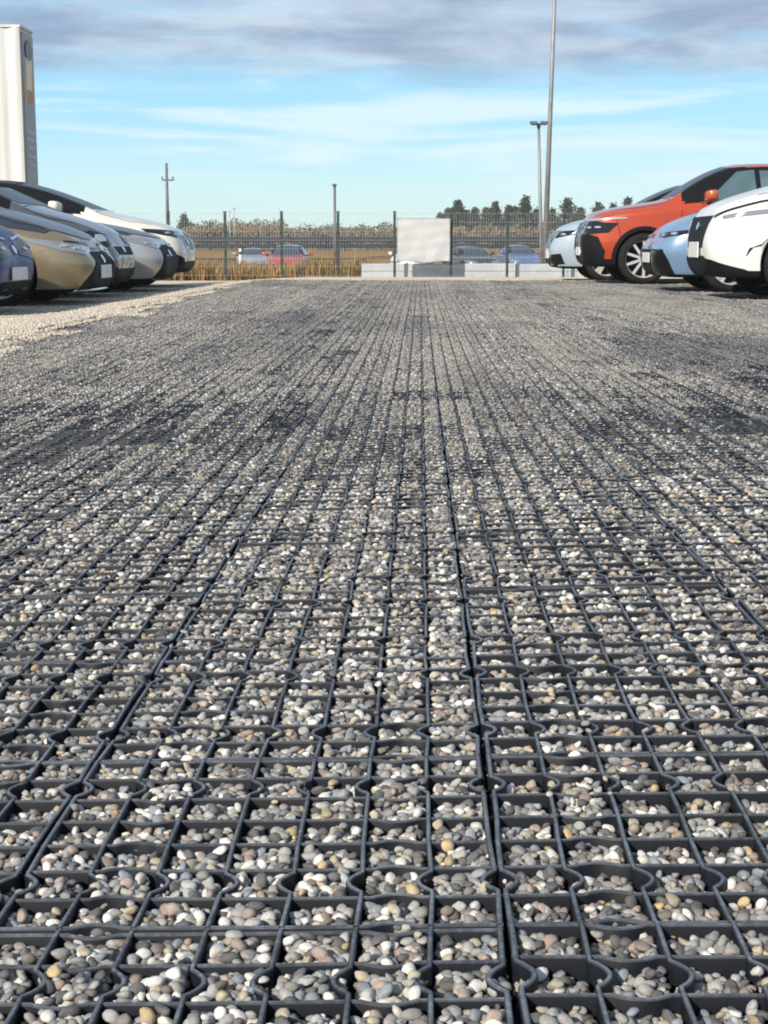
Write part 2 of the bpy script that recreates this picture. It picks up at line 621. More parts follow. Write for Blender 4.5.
def stone_material(name, bump, darken=0.0):
    m, h, b = principled(name, (0.3, 0.3, 0.3), 0.72, 0, 0.35)
    at = h.node('ShaderNodeAttribute', attribute_name='stone')
    oi = h.node('ShaderNodeObjectInfo')
    tc = h.node('ShaderNodeTexCoord')
    n = h.noise(tc.outputs['Object'], 330.0, 4, 0.7)
    n0 = h.noise(tc.outputs['Object'], 70.0, 3, 0.6)
    c = h.mix(0.55, at.outputs['Color'], h.mix(h.smooth(n, 0.3, 0.7), (0.55, 0.52, 0.50), (1.25, 1.22, 1.18)), 'MULTIPLY')
    c = h.mix(h.math('ADD', 0.14, h.math('MULTIPLY', h.smooth(n0, 0.45, 0.75), 0.25)), c, (0.29, 0.28, 0.26))
    v = h.math('ADD', 0.93, h.math('MULTIPLY', oi.outputs['Random'], 0.14))
    if darken:
        # darker blue-grey patches and silt, drawn out along the wheel tracks
        pos = h.node('ShaderNodeNewGeometry').outputs['Position']
        w1 = h.noise(h.scaled(pos, (1.0, .42, 1.0), (3.1, 0.4, 0)), .62, 5, .6, .6)
        w2 = h.noise(h.scaled(pos, (2.6, .16, 1.0)), 1.1, 4, .6)
        sp = h.node('ShaderNodeSeparateXYZ', inp={0: pos})
        dx = h.math('DIVIDE', h.math('SUBTRACT', sp.outputs[0], 1.75), 1.0)
        dy = h.math('DIVIDE', h.math('SUBTRACT', sp.outputs[1], 7.2), 2.6)
        spot = h.math('SUBTRACT', 1.0, h.math('SQRT', h.math('ADD', h.math('MULTIPLY', dx, dx), h.math('MULTIPLY', dy, dy))), clamp=True)
        dark_mask = h.math('ADD', h.math('MULTIPLY', w1, .62), h.math('MULTIPLY', w2, .38))
        dark_mask = h.math('ADD', dark_mask, h.math('MULTIPLY', spot, .22))
        c = h.mix(h.math('MULTIPLY', h.smooth(dark_mask, .45, .66), darken), c, (0.42, 0.455, 0.52), 'MULTIPLY')
        c = h.mix(h.math('MULTIPLY', h.smooth(h.noise(h.scaled(pos, (2.2, .10, 1.0), (5, 0, 0)), 1.0, 3, .5), .50, .68), .42), c, (0.40, 0.37, 0.325))      # silt along the wheel tracks
        c = h.mix(1.0, c, (0.88, 0.885, 0.89), 'MULTIPLY')
    hs = h.node('ShaderNodeHueSaturation', inp={'Value': v, 'Color': c, 'Saturation': 0.95})
    h.l.new(hs.outputs[0], b.inputs['Base Color'])
    h.l.new(h.math('ADD', 0.5, h.math('MULTIPLY', n, 0.4)), b.inputs['Roughness'])
    if bump:
        bp = h.node('ShaderNodeBump', inp={'Strength': 0.35, 'Distance': 0.001, 'Height': n})
        h.l.new(bp.outputs[0], b.inputs['Normal'])
    return m


def scatter(name, points, sources, coll_name):
    """one object: points carrying rotation and patch number, instanced by geometry nodes"""
    coll = bpy.data.collections.new(coll_name)
    for k, (me, mat) in enumerate(sources):
        me.materials.append(mat)
        o = bpy.data.objects.new('%s_%02d' % (coll_name, k), me)
        coll.objects.link(o)
    me = bpy.data.meshes.new(name)
    P = np.array([p[0] for p in points], np.float32)
    me.vertices.add(len(P))
    me.vertices.foreach_set('co', P.ravel())
    me.attributes.new('rot', 'FLOAT_VECTOR', 'POINT').data.foreach_set('vector', np.array([p[1] for p in points], np.float32).ravel())
    me.attributes.new('pick', 'INT', 'POINT').data.foreach_set('value', np.array([p[2] for p in points], np.int32))
    ob = bpy.data.objects.new(name, me)
    COL.objects.link(ob)
    for _, mat in sources[:1]:
        me.materials.append(mat)
    ng = bpy.data.node_groups.new(name, 'GeometryNodeTree')
    ng.interface.new_socket('Geometry', in_out='INPUT', socket_type='NodeSocketGeometry')
    ng.interface.new_socket('Geometry', in_out='OUTPUT', socket_type='NodeSocketGeometry')
    N, L = ng.nodes, ng.links
    gi, go = N.new('NodeGroupInput'), N.new('NodeGroupOutput')
    m2p = N.new('GeometryNodeMeshToPoints')
    ci = N.new('GeometryNodeCollectionInfo')
    ci.inputs['Collection'].default_value = coll
    ci.inputs['Separate Children'].default_value = True
    ci.inputs['Reset Children'].default_value = True
    ip = N.new('GeometryNodeInstanceOnPoints')
    ip.inputs['Pick Instance'].default_value = True
    ar = N.new('GeometryNodeInputNamedAttribute')
    ar.data_type = 'FLOAT_VECTOR'
    ar.inputs['Name'].default_value = 'rot'
    ap = N.new('GeometryNodeInputNamedAttribute')
    ap.data_type = 'INT'
    ap.inputs['Name'].default_value = 'pick'
    L.new(gi.outputs[0], m2p.inputs[0])
    L.new(m2p.outputs[0], ip.inputs['Points'])
    L.new(ci.outputs[0], ip.inputs['Instance'])
    L.new([s for s in ap.outputs if s.enabled][0], ip.inputs['Instance Index'])
    e2r = N.new('FunctionNodeEulerToRotation')
    L.new([s for s in ar.outputs if s.enabled][0], e2r.inputs[0])
    L.new(e2r.outputs[0], ip.inputs['Rotation'])
    L.new(ip.outputs[0], go.inputs[0])
    md = ob.modifiers.new('scatter', 'NODES')
    md.node_group = ng
    return ob


def tilt(x, y, k):
    """Euler angles that lay a patch on the slope after a k quarter turn"""
    e = 0.1
    sx = (gz(x + e, y) - gz(x - e, y)) / (2 * e)
    sy = (gz(x, y + e) - gz(x, y - e)) / (2 * e)
    a = k * math.pi / 2
    nx, ny = -sx, -sy
    lx, ly = nx * math.cos(a) + ny * math.sin(a), -nx * math.sin(a) + ny * math.cos(a)
    return (-ly, lx, a)


def fill_shift(x, y):
    """how full the cells lie: low close by, brim-full down the wheel tracks, emptier in dark patches"""
    s = 0.0021 * float(sstep(1.3, 2.6, y)) * float(y < 3.2) + 0.0040 * float(sstep(4.4, 7.0, y)) - 0.0005 * float(sstep(9, 14, y))
    trk = 0.5 + 0.5 * math.sin(x * 3.1 + 0.35 * math.sin(y * .4) + 0.6)
    s += 0.0032 * (trk - 0.5) * float(sstep(2.5, 4.5, y))
    d = math.exp(-(((x - 1.75) / 0.75) ** 2 + ((y - 7.0) / 2.2) ** 2))
    d += 0.8 * math.exp(-(((x - 3.2) / 1.2) ** 2 + ((y - 13.5) / 4.5) ** 2))
    d += 0.62 * math.exp(-((y - 4.35) / 0.3) ** 2) * (1.0 if x < 0.6 else 0.6)
    d += 0.6 * math.exp(-(((x - 0.9) / 0.5) ** 2 + ((y - 4.6) / 0.6) ** 2))
    d += 0.45 * float(sstep(16, 22, y))
    d += 0.3 * float(sstep(-.4, -1.8, x)) * float(sstep(6.5, 9.5, y))
    s -= 0.0019 * d * (1 - .65 * float(sstep(5.2, 7, y)))
    s += 0.0010 * math.sin(x * 5.3 + y * 2.1) * math.sin(y * 1.3 - x * 2)
    return s


def build_pebbles():
    rng = np.random.default_rng(21)
    near_m = stone_material('pebble_stone', True)
    near = [(make_patch('near_patch', rng, 2, True), near_m) for _ in range(5)]
    mid_m = stone_material('pebble_patchy', False, 0.85)
    mid = [(make_patch('mid_patch', rng, 1, False), mid_m) for _ in range(5)]
    pts = []
    for (x, y, i, j) in TILES:
        cx, cy = x + T / 2, y + T / 2
        isn = y < 3.2
        k = int(rng.integers(0, 4)) if isn else int(rng.integers(0, 2)) * 2
        pick = int(rng.integers(0, 5)) if isn else 5 + int(rng.integers(0, 5))
        pts.append(((cx, cy, gz(cx, cy) + fill_shift(cx, cy)), tilt(cx, cy, k), pick))
    tag(scatter('pebbles', pts, near + mid, 'pebble_patch'), 'rounded grey, tan and white pebbles filling the paving grid', 'pebbles', kind='stuff')


build_pebbles()


def build_side_gravel():
    """pale crushed stone laid along the left row of cars and in front of the fence"""
    rng = np.random.default_rng(5)
    ys = np.arange(6.0, 37.01, 0.2)
    us = np.linspace(0, 1, 26) ** 1.6
    V = []
    for y in ys:
        xe = float(gravel_edge(y)) + 0.02
        if y > 24.4:
            xe = 9.0 * float(sstep(24.4, 25.2, y)) + xe * (1 - float(sstep(24.4, 25.2, y)))
        xl = -11.0
        for u in us:
            x = xe + (xl - xe) * u
            z = gz(x, y) + 0.004 + 0.006 * math.sin(x * 5 + y * 3) * math.sin(y * 4 - x)
            if u == 0: z -= 0.045
            V.append((x, y, z))
    n = len(us)
    idx = np.arange(len(V)).reshape(len(ys), n)
    f = np.stack([idx[:-1, :-1], idx[1:, :-1], idx[1:, 1:], idx[:-1, 1:]], -1).reshape(-1, 4)
    me = np_mesh('gravel_strip', np.array(V), f, True)
    m, h, b = principled('crushed_stone', (0.4, 0.33, 0.25), 0.9, 0, 0.25)
    tc = h.node('ShaderNodeTexCoord')
    o = tc.outputs['Object']
    vor = h.node('ShaderNodeTexVoronoi', inp={'Vector': o, 'Scale': 60.0})
    sepc = h.node('ShaderNodeSeparateXYZ', inp={0: vor.outputs['Color']})
    n1 = h.noise(o, 1.2, 5, 0.6)
    c = h.mix(sepc.outputs[0], (0.54, 0.47, 0.375), (0.80, 0.72, 0.60))
    c = h.mix(h.math('MULTIPLY', h.smooth(n1, 0.4, 0.7), 0.35), c, (0.48, 0.41, 0.32))
    h.l.new(c, b.inputs['Base Color'])
    bp = h.node('ShaderNodeBump', inp={'Strength': 0.9, 'Distance': 0.012, 'Height': vor.outputs['Distance']})
    h.l.new(bp.outputs[0], b.inputs['Normal'])
    tag(link_mesh('gravel_strip', me, m), kind='structure')
    src = []
    for _ in range(4):
        k = 620
        r = 0.004 + 0.009 * rng.random(k) ** 2.4
        S = np.stack([rng.uniform(-.2, .2, k), rng.uniform(-.2, .2, k), 0.003 + r * rng.uniform(0, .5, k), r * 1.2, r * .95, r * .8], -1)
        src.append((bake_stones('loose_patch', S, 1, rng, True, 0.22), None))
    sm = stone_material('pale_stone', False)
    src = [(a, sm) for a, _ in src]
    pts = []
    for y in np.arange(6.4, 36.4, 0.37):
        xe = float(gravel_edge(y)) if y < 25 else 6.5
        x = xe - 0.16
        xmin = -1.6 - 0.34 * y
        while x > max(xmin, -10.5):
            pts.append(((x, y, gz(x, y) + 0.006), tilt(x, y, int(rng.integers(0, 4))), int(rng.integers(0, 4))))
            x -= 0.36
    # stones kicked out over the grid beside the strip
    for y in np.arange(6.4, 24, 0.5):
        x = float(gravel_edge(y)) + rng.uniform(-0.08, 0.06)
        pts.append(((x, y, gz(x, y) - 0.001), tilt(x, y, int(rng.integers(0, 4))), int(rng.integers(0, 4))))
    tag(scatter('gravel', pts, src, 'gravel_patch'), 'pale beige crushed gravel along the left row of cars', 'gravel', kind='stuff')


build_side_gravel()


# ------------------------------------------------------------------ cars
def stations(p):
    L, hw, H, nh, cs, ch, rs, belt, ts, zb = (p[k] for k in ('L', 'hw', 'H', 'nose', 'cowl_s', 'cowl_h', 'roof_s', 'belt', 'tail_s', 'zb'))

    def hood(s):
        return nh + (ch - nh) * (max(s, 0) / cs) ** p.get('hood_pow', .72)
    zm = zb + 0.30
    fr = p.get('snout', 1.0)          # how sharply the nose is rounded in plan
    rows = [  # s, zb, wb, zm, wm, zsh, wsh, zr, wr, zt
        (0.00, zb + .07, .52, zm, .58 * fr, nh - .17, .56 * fr, nh - .07, .46, nh - .045),
        (0.05, zb + .02, .66, zm, .76 * fr, nh - .13, .72 * fr, hood(.05) - .035, .56, hood(.05) - .01),
        (0.17, zb, .78, zm, .89, nh - .09, .84, hood(.17) - .03, .66, hood(.17)),
        (0.42, zb, .90, zm, .965, nh - .03, .925, hood(.42) - .03, .74, hood(.42) + .012),
        (0.88, zb, .93, zm, .995, (nh + belt) / 2 - .01, .955, hood(.88) - .03, .77, hood(.88) + .018),
        (cs - .12, zb, .93, zm, .985, belt - .02, .955, hood(cs - .12) - .025, .79, hood(cs - .12) + .02),
        (cs + .03, zb, .93, zm, .985, belt - .005, .955, ch + .02, .79, ch + .05),
        (cs * .5 + rs * .5, zb, .93, zm, .985, belt + .01, .95, ch + (H - .085 - ch) * .60, .70, ch + (H - .03 - ch) * .62),
        (rs, zb, .93, zm, .985, belt + .02, .945, H - .105, .62, H - .04),
        (rs + .3, zb, .93, zm, .985, belt + .025, .945, H - .075, .62, H - .01),
        (rs * .5 + ts * .5 + .1, zb, .93, zm, .985, belt + .03, .945, H - .065, .62, H),
        (ts - .25, zb, .93, zm, .985, belt + .045, .94, H - .115, .60, H - .04),
        (ts, zb, .92, zm, .975, belt + .06, .93, H - .20, .58, H - .12),
        (ts * .4 + (L - .16) * .6, zb + .02, .90, zm, .95, belt + .04, .89, belt + (H - belt) * .33, .60, belt + (H - belt) * .40),
        (L - .16, zb + .04, .86, zm, .90, belt - .01, .82, belt + .06, .62, belt + .09),
        (L - .04, zb + .10, .72, zm, .78, belt - .10, .70, belt - .02, .55, belt),
        (L, zb + .18, .55, zm + .02, .60, belt - .2, .56, belt - .12, .45, belt - .1),
    ]
    return rows


def body_mesh(p):
    rows = stations(p)
    L, hw = p['L'], p['hw']
    bm = bmesh.new()
    rings = []
    for (s, zb, wb, zm, wm, zsh, wsh, zr, wr, zt) in rows:
        half = [(0, zb), (wb * hw, zb), (wm * hw, zm), (wsh * hw, zsh), (wr * hw, zr), (wr * hw * .55, zr * .3 + zt * .7), (0, zt)]
        pts = half + [(-y, z) for (y, z) in half[-2:0:-1]]
        k = max(0.0, 1 - s / .75) ** 1.3 * p.get('wedge', 1.0)
        sh = [.06, .05, 0.0, .07, .17, .17, .16]
        sh = sh + sh[-2:0:-1]
        rings.append([bm.verts.new((L / 2 - s - k * q, y, z)) for (y, z), q in zip(pts, sh)])
    n = len(rings[0])
    for a, b in zip(rings, rings[1:]):
        for k in range(n):
            bm.faces.new((a[k], a[(k + 1) % n], b[(k + 1) % n], b[k]))
    for ring, dx in ((rings[0], .012), (rings[-1], -.012)):
        c = bm.verts.new((ring[0].co.x + dx, 0, sum(v.co.z for v in ring) / n))
        for k in range(n):
            bm.faces.new((ring[k], ring[(k + 1) % n], c))
    bmesh.ops.recalc_face_normals(bm, faces=bm.faces)
    cl = bm.edges.layers.float.new('crease_edge')
    for e in bm.edges:
        ka, kb = e.verts
        if abs(ka.co.z - kb.co.z) < .12 and abs(ka.co.x - kb.co.x) > .02:
            y, z = abs(ka.co.y), ka.co.z
            if z < p['zb'] + .05:
                e[cl] = .5
    # bonnet-edge and belt creases
    for a, b in zip(rings, rings[1:]):
        for k in (3, n - 3, 4, n - 4):
            e = bm.edges.get((a[k], b[k]))
            if e: e[cl] = p.get('crease', .75)
    me = bpy.data.meshes.new('body')
    bm.to_mesh(me)
    bm.free()
    o = bpy.data.objects.new('tmp_body', me)
    COL.objects.link(o)
    ss = o.modifiers.new('ss', 'SUBSURF')
    ss.levels = ss.render_levels = 3
    cutters = []
    wr = p['wheel_r'] + 0.045
    for s in (p['axle_f'], p['axle_r']):
        for sg in (1, -1):
            cb = bmesh.new()
            add_lathe(cb, [(0.001, sg * (hw - .34)), (wr, sg * (hw - .34)), (wr, sg * (hw + .2)), (0.001, sg * (hw + .2))], 40)
            bmesh.ops.remove_doubles(cb, verts=cb.verts, dist=0.0015)
            bmesh.ops.holes_fill(cb, edges=cb.edges, sides=0)
            bmesh.ops.recalc_face_normals(cb, faces=cb.faces)
            bmesh.ops.translate(cb, vec=(L / 2 - s, 0, p['wheel_r']), verts=cb.verts)
            cm = bpy.data.meshes.new('cutter')
            cb.to_mesh(cm)
            cb.free()
            co = bpy.data.objects.new('cutter', cm)
            COL.objects.link(co)
            cutters.append(co)
            bo = o.modifiers.new('cut', 'BOOLEAN')
            bo.operation = 'DIFFERENCE'
            bo.solver = 'EXACT'
            bo.object = co
    dg = bpy.context.evaluated_depsgraph_get()
    dg.update()
    out = bpy.data.meshes.new_from_object(o.evaluated_get(dg))
    for c in cutters:
        bpy.data.objects.remove(c)
    bpy.data.objects.remove(o)
    mi = np.zeros(len(out.polygons), np.int32)
    for i, f in enumerate(out.polygons):
        c = f.center
        for s in (p['axle_f'], p['axle_r']):
            d = math.hypot(c.x - (L / 2 - s), c.z - p['wheel_r'])
            if d < wr + .004 and abs(c.y) < hw + .02 and (abs(f.normal.y) < .25 and d > wr - .03 or abs(abs(c.y) - (hw - .34)) < .02):
                mi[i] = 1
        if c.z < p.get('clad_z', p['zb'] + .03):
            mi[i] = 1
        s_ = L / 2 - c.x
        if p['cowl_s'] + .12 + .5 * max(0, c.z - p['cowl_h'] - .04) < s_ < p['tail_s'] + .1 and p['belt'] + .075 < c.z and (p.get('roof') or c.z < p['H'] - .085):
            mi[i] = 2                                # blacked-out pillars
    out.polygons.foreach_set('use_smooth', np.ones(len(out.polygons), bool))
    out.materials.clear()
    out.name = 'body'
    return out, mi


def patch_mesh(bvh, poly, o, u, v, d, off=0.004, depth=0.012, res=0.05):
    """a panel that follows the bodywork: a flat outline cast along d onto it, lifted and given an edge"""
    o, u, v, d = Vector(o), Vector(u), Vector(v), Vector(d).normalized()
    bnd = []
    n = len(poly)
    for i in range(n):
        a, b = Vector(poly[i]), Vector(poly[(i + 1) % n])
        k = max(1, int((b - a).length / res))
        bnd += [a.lerp(b, j / k) for j in range(k)]
    xs = [p[0] for p in bnd]
    ys = [p[1] for p in bnd]
    inner = []

    def inside(x, y):
        c = False
        j = n - 1
        for i in range(n):
            (xi, yi), (xj, yj) = poly[i], poly[j]
            if (yi > y) != (yj > y) and x < (xj - xi) * (y - yi) / (yj - yi) + xi:
                c = not c
            j = i
        return c
    x = min(xs) + res * .5
    while x < max(xs):
        y = min(ys) + res * .5
        while y < max(ys):
            if inside(x, y) and min((Vector((x, y)) - q).length for q in bnd) > res * .35:
                inner.append(Vector((x, y)))
            y += res
        x += res
    pts = bnd + inner
    edges = [(i, (i + 1) % len(bnd)) for i in range(len(bnd))]
    vv, ee, ff, *_ = geometry.delaunay_2d_cdt(pts, edges, [], 1, 1e-5)
    bm = bmesh.new()
    hit = []
    for q in vv:
        s = o + u * q[0] + v * q[1] - d * 4
        loc, nor, _i, _d = bvh.ray_cast(s, d)
        if loc is None:
            hit.append(None)
            continue
        if nor.dot(d) > 0: nor = -nor
        hit.append((bm.verts.new(loc + nor * off), nor))
    for f in ff:
        hs = [hit[i] for i in f]
        if any(h_ is None for h_ in hs): continue
        ps = [h_[0].co for h_ in hs]
        if max((ps[i] - ps[i - 1]).length for i in range(3)) > max(.28, res * 5): continue
        try:
            bm.faces.new([h_[0] for h_ in hs])
        except ValueError:
            pass
    loose = [v_ for v_ in bm.verts if not v_.link_faces]
    bmesh.ops.delete(bm, geom=loose, context='VERTS')
    bmesh.ops.recalc_face_normals(bm, faces=bm.faces)
    if bm.faces:
        avg = sum((f.normal for f in bm.faces), Vector())
        if avg.dot(d) > 0:
            bmesh.ops.reverse_faces(bm, faces=bm.faces)
    be = [e for e in bm.edges if e.is_boundary]
    nor = {v_: v_.normal.copy() for e in be for v_ in e.verts}
    r = bmesh.ops.extrude_edge_only(bm, edges=be)
    old = {}
    for e in be:
        for v_ in e.verts: old[v_] = 1
    nv = [g for g in r['geom'] if isinstance(g, bmesh.types.BMVert)]
    for v_ in nv:
        v_.co -= d * -depth if False else Vector((0, 0, 0))
        near = min(nor, key=lambda k_: (k_.co - v_.co).length_squared)
        v_.co = near.co - nor[near] * depth
    for f in bm.faces: f.smooth = True
    for e in bm.edges:
        if len(e.link_faces) == 2 and e.calc_face_angle(0) > .9: e.smooth = False
    me = bpy.data.meshes.new('panel')
    bm.to_mesh(me)
    bm.free()
    return me


def wheel_parts(r, w, style):
    bm = bmesh.new()
    rim = r * 0.75
    add_lathe(bm, [(rim * .98, -w / 2 + .01), (rim + .01, -w / 2), (r - .03, -w / 2 + .004), (r - .006, -w / 2 + .03), (r, -w / 2 + .055),
                   (r, w / 2 - .055), (r - .006, w / 2 - .03), (r - .03, w / 2 - .004), (rim + .01, w / 2), (rim * .98, w / 2 - .01)], 48)
    bmesh.ops.recalc_face_normals(bm, faces=bm.faces)
    tyre = bpy.data.meshes.new('tyre')
    bm.to_mesh(tyre)
    bm.free()
    tyre.polygons.foreach_set('use_smooth', [True] * len(tyre.polygons))
    bm = bmesh.new()
    add_lathe(bm, [(rim, -w / 2 + .012), (rim, -w / 2 + .02), (rim * .95, -w / 2 + .03), (rim * .92, 0.02), (rim * .9, .03)], 40)
    add_lathe(bm, [(rim * .9, .03), (0.001, .03)], 40, mi=1)
    for k in range(10 if style else 5):
        a = 2 * math.pi * k / (10 if style else 5)
        wd = .06 if style else .075
        for sh in ((0,) if style else (-.12, .12)):
            rot = Matrix.Rotation(a + sh, 3, 'Y')
            c = rot @ Vector((rim * .53, -w / 2 + .045, 0))
            add_box(bm, c, (rim * .86, .03, wd * .62), rot)
    add_lathe(bm, [(0.001, -w / 2 + .02), (.035, -w / 2 + .022), (.06, -w / 2 + .03), (.065, 0.0)], 20)
    rimm = bpy.data.meshes.new('rim')
    bmesh.ops.recalc_face_normals(bm, faces=bm.faces)
    bm.to_mesh(rimm)
    bm.free()
    return tyre, rimm


def wavy_arc(cx, cz, r0, r1, a0=-8, a1=188, n=22):
    o = [(cx + r1 * math.cos(R(a0 + (a1 - a0) * i / n)), cz + r1 * math.sin(R(a0 + (a1 - a0) * i / n))) for i in range(n + 1)]
    i_ = [(cx + r0 * math.cos(R(a0 + (a1 - a0) * i / n)), cz + r0 * math.sin(R(a0 + (a1 - a0) * i / n))) for i in range(n + 1)]
    return o + i_[::-1]


def make_car(p, loc, rz, label, group=None, name='parked_car', body_label=None):
    L, hw, H = p['L'], p['hw'], p['H']
    root = tag(empty(name, loc, rz), label, 'car', group)
    paint = p['paint']
    me, slots = body_mesh(p)
    body = link_mesh('body', me, [paint, M['black_plastic'], M['roof_black']], root)
    me.polygons.foreach_set('material_index', slots)
    bvh = BVHTree.FromPolygons([v.co[:] for v in me.vertices], [tuple(f.vertices) for f in me.polygons])

    def X(s):
        return L / 2 - s

    def panel(nm, poly, view, mat, parent=root, **kw):
        if view == 'front':                     # outline in (y, z)
            fr = ((0, 0, 0), (0, 1, 0), (0, 0, 1), (-1, 0, 0))
        elif view == 'top':                     # outline in (s, y)
            fr = ((X(0), 0, 0), (-1, 0, 0), (0, 1, 0), (0, 0, -1))
        elif view in ('left', 'right'):         # outline in (s, z)
            sg = 1 if view == 'left' else -1
            fr = ((X(0), 0, 0), (-1, 0, 0), (0, 0, 1), (0, -sg, 0))
        else:                                   # corner: outline in (u, z), u runs from the nose round to the flank
            sg = 1 if view == 'corner_left' else -1
            fr = ((X(0.12), sg * hw * .80, 0), Vector((-0.64, sg * .77, 0)), (0, 0, 1), Vector((-.77, -sg * .64, 0)))
        m_ = patch_mesh(bvh, poly, *fr, **kw)
        if not m_.polygons:
            return None
        return link_mesh(nm, m_, mat, parent)

    sides = ('left', 'right')
    # glazing
    cs, rs, ts, ch, belt = p['cowl_s'], p['roof_s'], p['tail_s'], p['cowl_h'], p['belt']
    dcr = rs - cs
    panel('windscreen', [(cs + .06, -.66 * hw), (cs + .02, -.3 * hw), (cs + .01, 0), (cs + .02, .3 * hw), (cs + .06, .66 * hw),
                         (cs + dcr * .55, .60 * hw), (rs - .02, .53 * hw), (rs + .03, 0), (rs - .02, -.53 * hw), (cs + dcr * .55, -.60 * hw)], 'top', p['screen'], off=.005, res=.08)
    if p.get('roof'):
        panel('roof', [(rs + .06, -.60 * hw), (rs + .04, 0), (rs + .06, .60 * hw), (ts - .1, .58 * hw), (ts - .1, -.58 * hw)], 'top', p['roof'], off=.006, res=.1)
    zt = H - .135
    z0 = belt + .065
    mid = p.get('mid', rs * .45 + ts * .55)
    for sd in sides:
        panel('side_window', [(cs + .40, z0), (cs + .52, z0 + .05), (rs + .12, zt - .02), (rs + .30, zt), (mid - .04, zt + .005), (mid - .02, z0 + .02)], sd, p['glass'], res=.07)
        panel('side_window', [(mid + .05, z0 + .02), (mid + .03, zt + .005), (ts - .25, zt - .06), (ts + .02, zt - .16), (ts - .02, z0 + .06)], sd, p['glass'], res=.07)
        # black trim round the glass: the pillar and the mirror triangle
        panel('window_trim', [(cs + .16, z0 - .02), (cs + .385, z0), (cs + .51, z0 + .055), (rs + .105, zt - .015), (rs + .30, zt + .005), (ts - .25, zt - .05), (ts - .25, zt), (rs + .3, zt + .042), (rs + .02, zt + .02), (cs * .45 + rs * .55, ch * .45 + (zt + .02) * .55)], sd, M['roof_black'], res=.025, off=.004)
        panel('window_trim', [(mid - .035, z0 + .02), (mid + .045, z0 + .02), (mid + .025, zt + .003), (mid - .035, zt + .003)], sd, M['gloss_black'], res=.06, off=.003)
        for s in (cs + .12, mid, ts - .05):
            panel('door_seam', [(s, p['zb'] + .1), (s + .01, p['zb'] + .1), (s + .018, belt + .04), (s + .008, belt + .04)], sd, M['seam'], off=.0015, depth=.004, res=.08)
        panel('door_handle', [(mid - .30, belt - .085), (mid - .12, belt - .08), (mid - .12, belt - .055), (mid - .30, belt - .06)], sd, p.get('handle', paint), off=.022, depth=.022, res=.06)
        if p.get('arch'):
            for s in (p['axle_f'], p['axle_r']):
                panel('wheel_arch', wavy_arc(s, p['wheel_r'], p['wheel_r'] + .048, p['wheel_r'] + .10), sd, M['black_plastic'], off=.010, depth=.02, res=.06)
    # face
    for nm, poly, view, mat, kw in p['face']:
        views = ('corner_left', 'corner_right') if view == 'corner' else (view,)
        for vw in views:
            kw2 = dict(kw)
            if vw.startswith('corner'):
                kw2['res'] = min(kw.get('res', .05), .03)
                kw2['off'] = kw.get('off', .004) + .004
            panel(nm, poly, vw, mat, **kw2)
    if p.get('bonnet'):  # dark sky reflection painted on as the bonnet colour
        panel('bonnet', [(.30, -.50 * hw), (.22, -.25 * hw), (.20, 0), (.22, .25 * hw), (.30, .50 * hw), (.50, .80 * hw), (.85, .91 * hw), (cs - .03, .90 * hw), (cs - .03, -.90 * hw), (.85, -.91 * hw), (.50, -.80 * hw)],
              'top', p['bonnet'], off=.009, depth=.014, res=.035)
    # bonnet shut line
    panel('bonnet_seam', [(cs - .02, -.74 * hw), (cs - .02, .74 * hw), (cs - .008, .74 * hw), (cs - .008, -.74 * hw)], 'top', M['seam'], off=.0015, depth=.004, res=.07)
    for sg in (1, -1):
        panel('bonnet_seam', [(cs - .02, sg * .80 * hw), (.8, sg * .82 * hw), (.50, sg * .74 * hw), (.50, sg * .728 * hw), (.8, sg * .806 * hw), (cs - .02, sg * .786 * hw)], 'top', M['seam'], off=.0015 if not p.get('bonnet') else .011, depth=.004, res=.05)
    for sd in sides:
        if not p.get('no_bumper_seam'): panel('bumper_seam', [(.53, p['zb'] + .42), (.542, p['zb'] + .42), (.482, p['nose'] - .10), (.47, p['nose'] - .10)], sd, M['seam'], off=.0015, depth=.004, res=.05)
        panel('sill_trim', [(p['axle_f'] + .46, p['zb'] + .05), (p['axle_r'] - .46, p['zb'] + .05), (p['axle_r'] - .46, p['zb'] + .12), (p['axle_f'] + .46, p['zb'] + .12)], sd, M['black_plastic'], off=.008, depth=.02, res=.08)
    for vw in ('corner_left', 'corner_right'):
        for (u, z) in p.get('lens', []):
            panel('headlamp_lens', [(u + .05 * math.cos(k * .785), z + .014 * math.sin(k * .785)) for k in range(8)], vw, M['lamp_lens'], off=.018, depth=.02, res=.02)
    bz = p.get('badge_z', p['nose'] - .19)
    panel('badge', [(.055 * math.cos(k * .524), bz + .04 * math.sin(k * .524)) for k in range(12)], 'front', M['chrome'], off=.02, depth=.02, res=.03)
    # number plate
    if p.get('plate_z'):
        hit = [bvh.ray_cast(Vector((5, y, p['plate_z'])), Vector((-1, 0, 0)))[0] for y in (0, .2, -.2)]
        xs = [h_.x for h_ in hit if h_]
        if xs:
            bm = bmesh.new()
            add_box(bm, (max(xs) + .022, 0, p['plate_z']), (.014, .52, p.get('plate_h', .12)))
            bmesh.ops.bevel(bm, geom=bm.edges[:], offset=.004, segments=1, affect='EDGES')
            from_bm('number_plate', bm, M['plate'], root)
    # mirrors
    for sg in (1, -1):
        bm = bmesh.new()
        bmesh.ops.create_uvsphere(bm, u_segments=16, v_segments=10, radius=1)
        for v in bm.verts:
            x, y, z = v.co
            v.co = Vector((math.copysign(abs(x) ** .55, x) * .075 - .03 * y * sg, math.copysign(abs(y) ** .5, y) * .115, math.copysign(abs(z) ** .55, z) * (.075 - .012 * x) + .012 * y * sg))
        bmesh.ops.translate(bm, vec=(X(cs + .50), sg * (hw + .115), belt + .155), verts=bm.verts)
        for f in bm.faces: f.smooth = True
        add_tube(bm, [(X(cs + .50), sg * (hw * .84), belt + .06), (X(cs + .50), sg * (hw + .06), belt + .10)], [.035, .03], 8, 1)
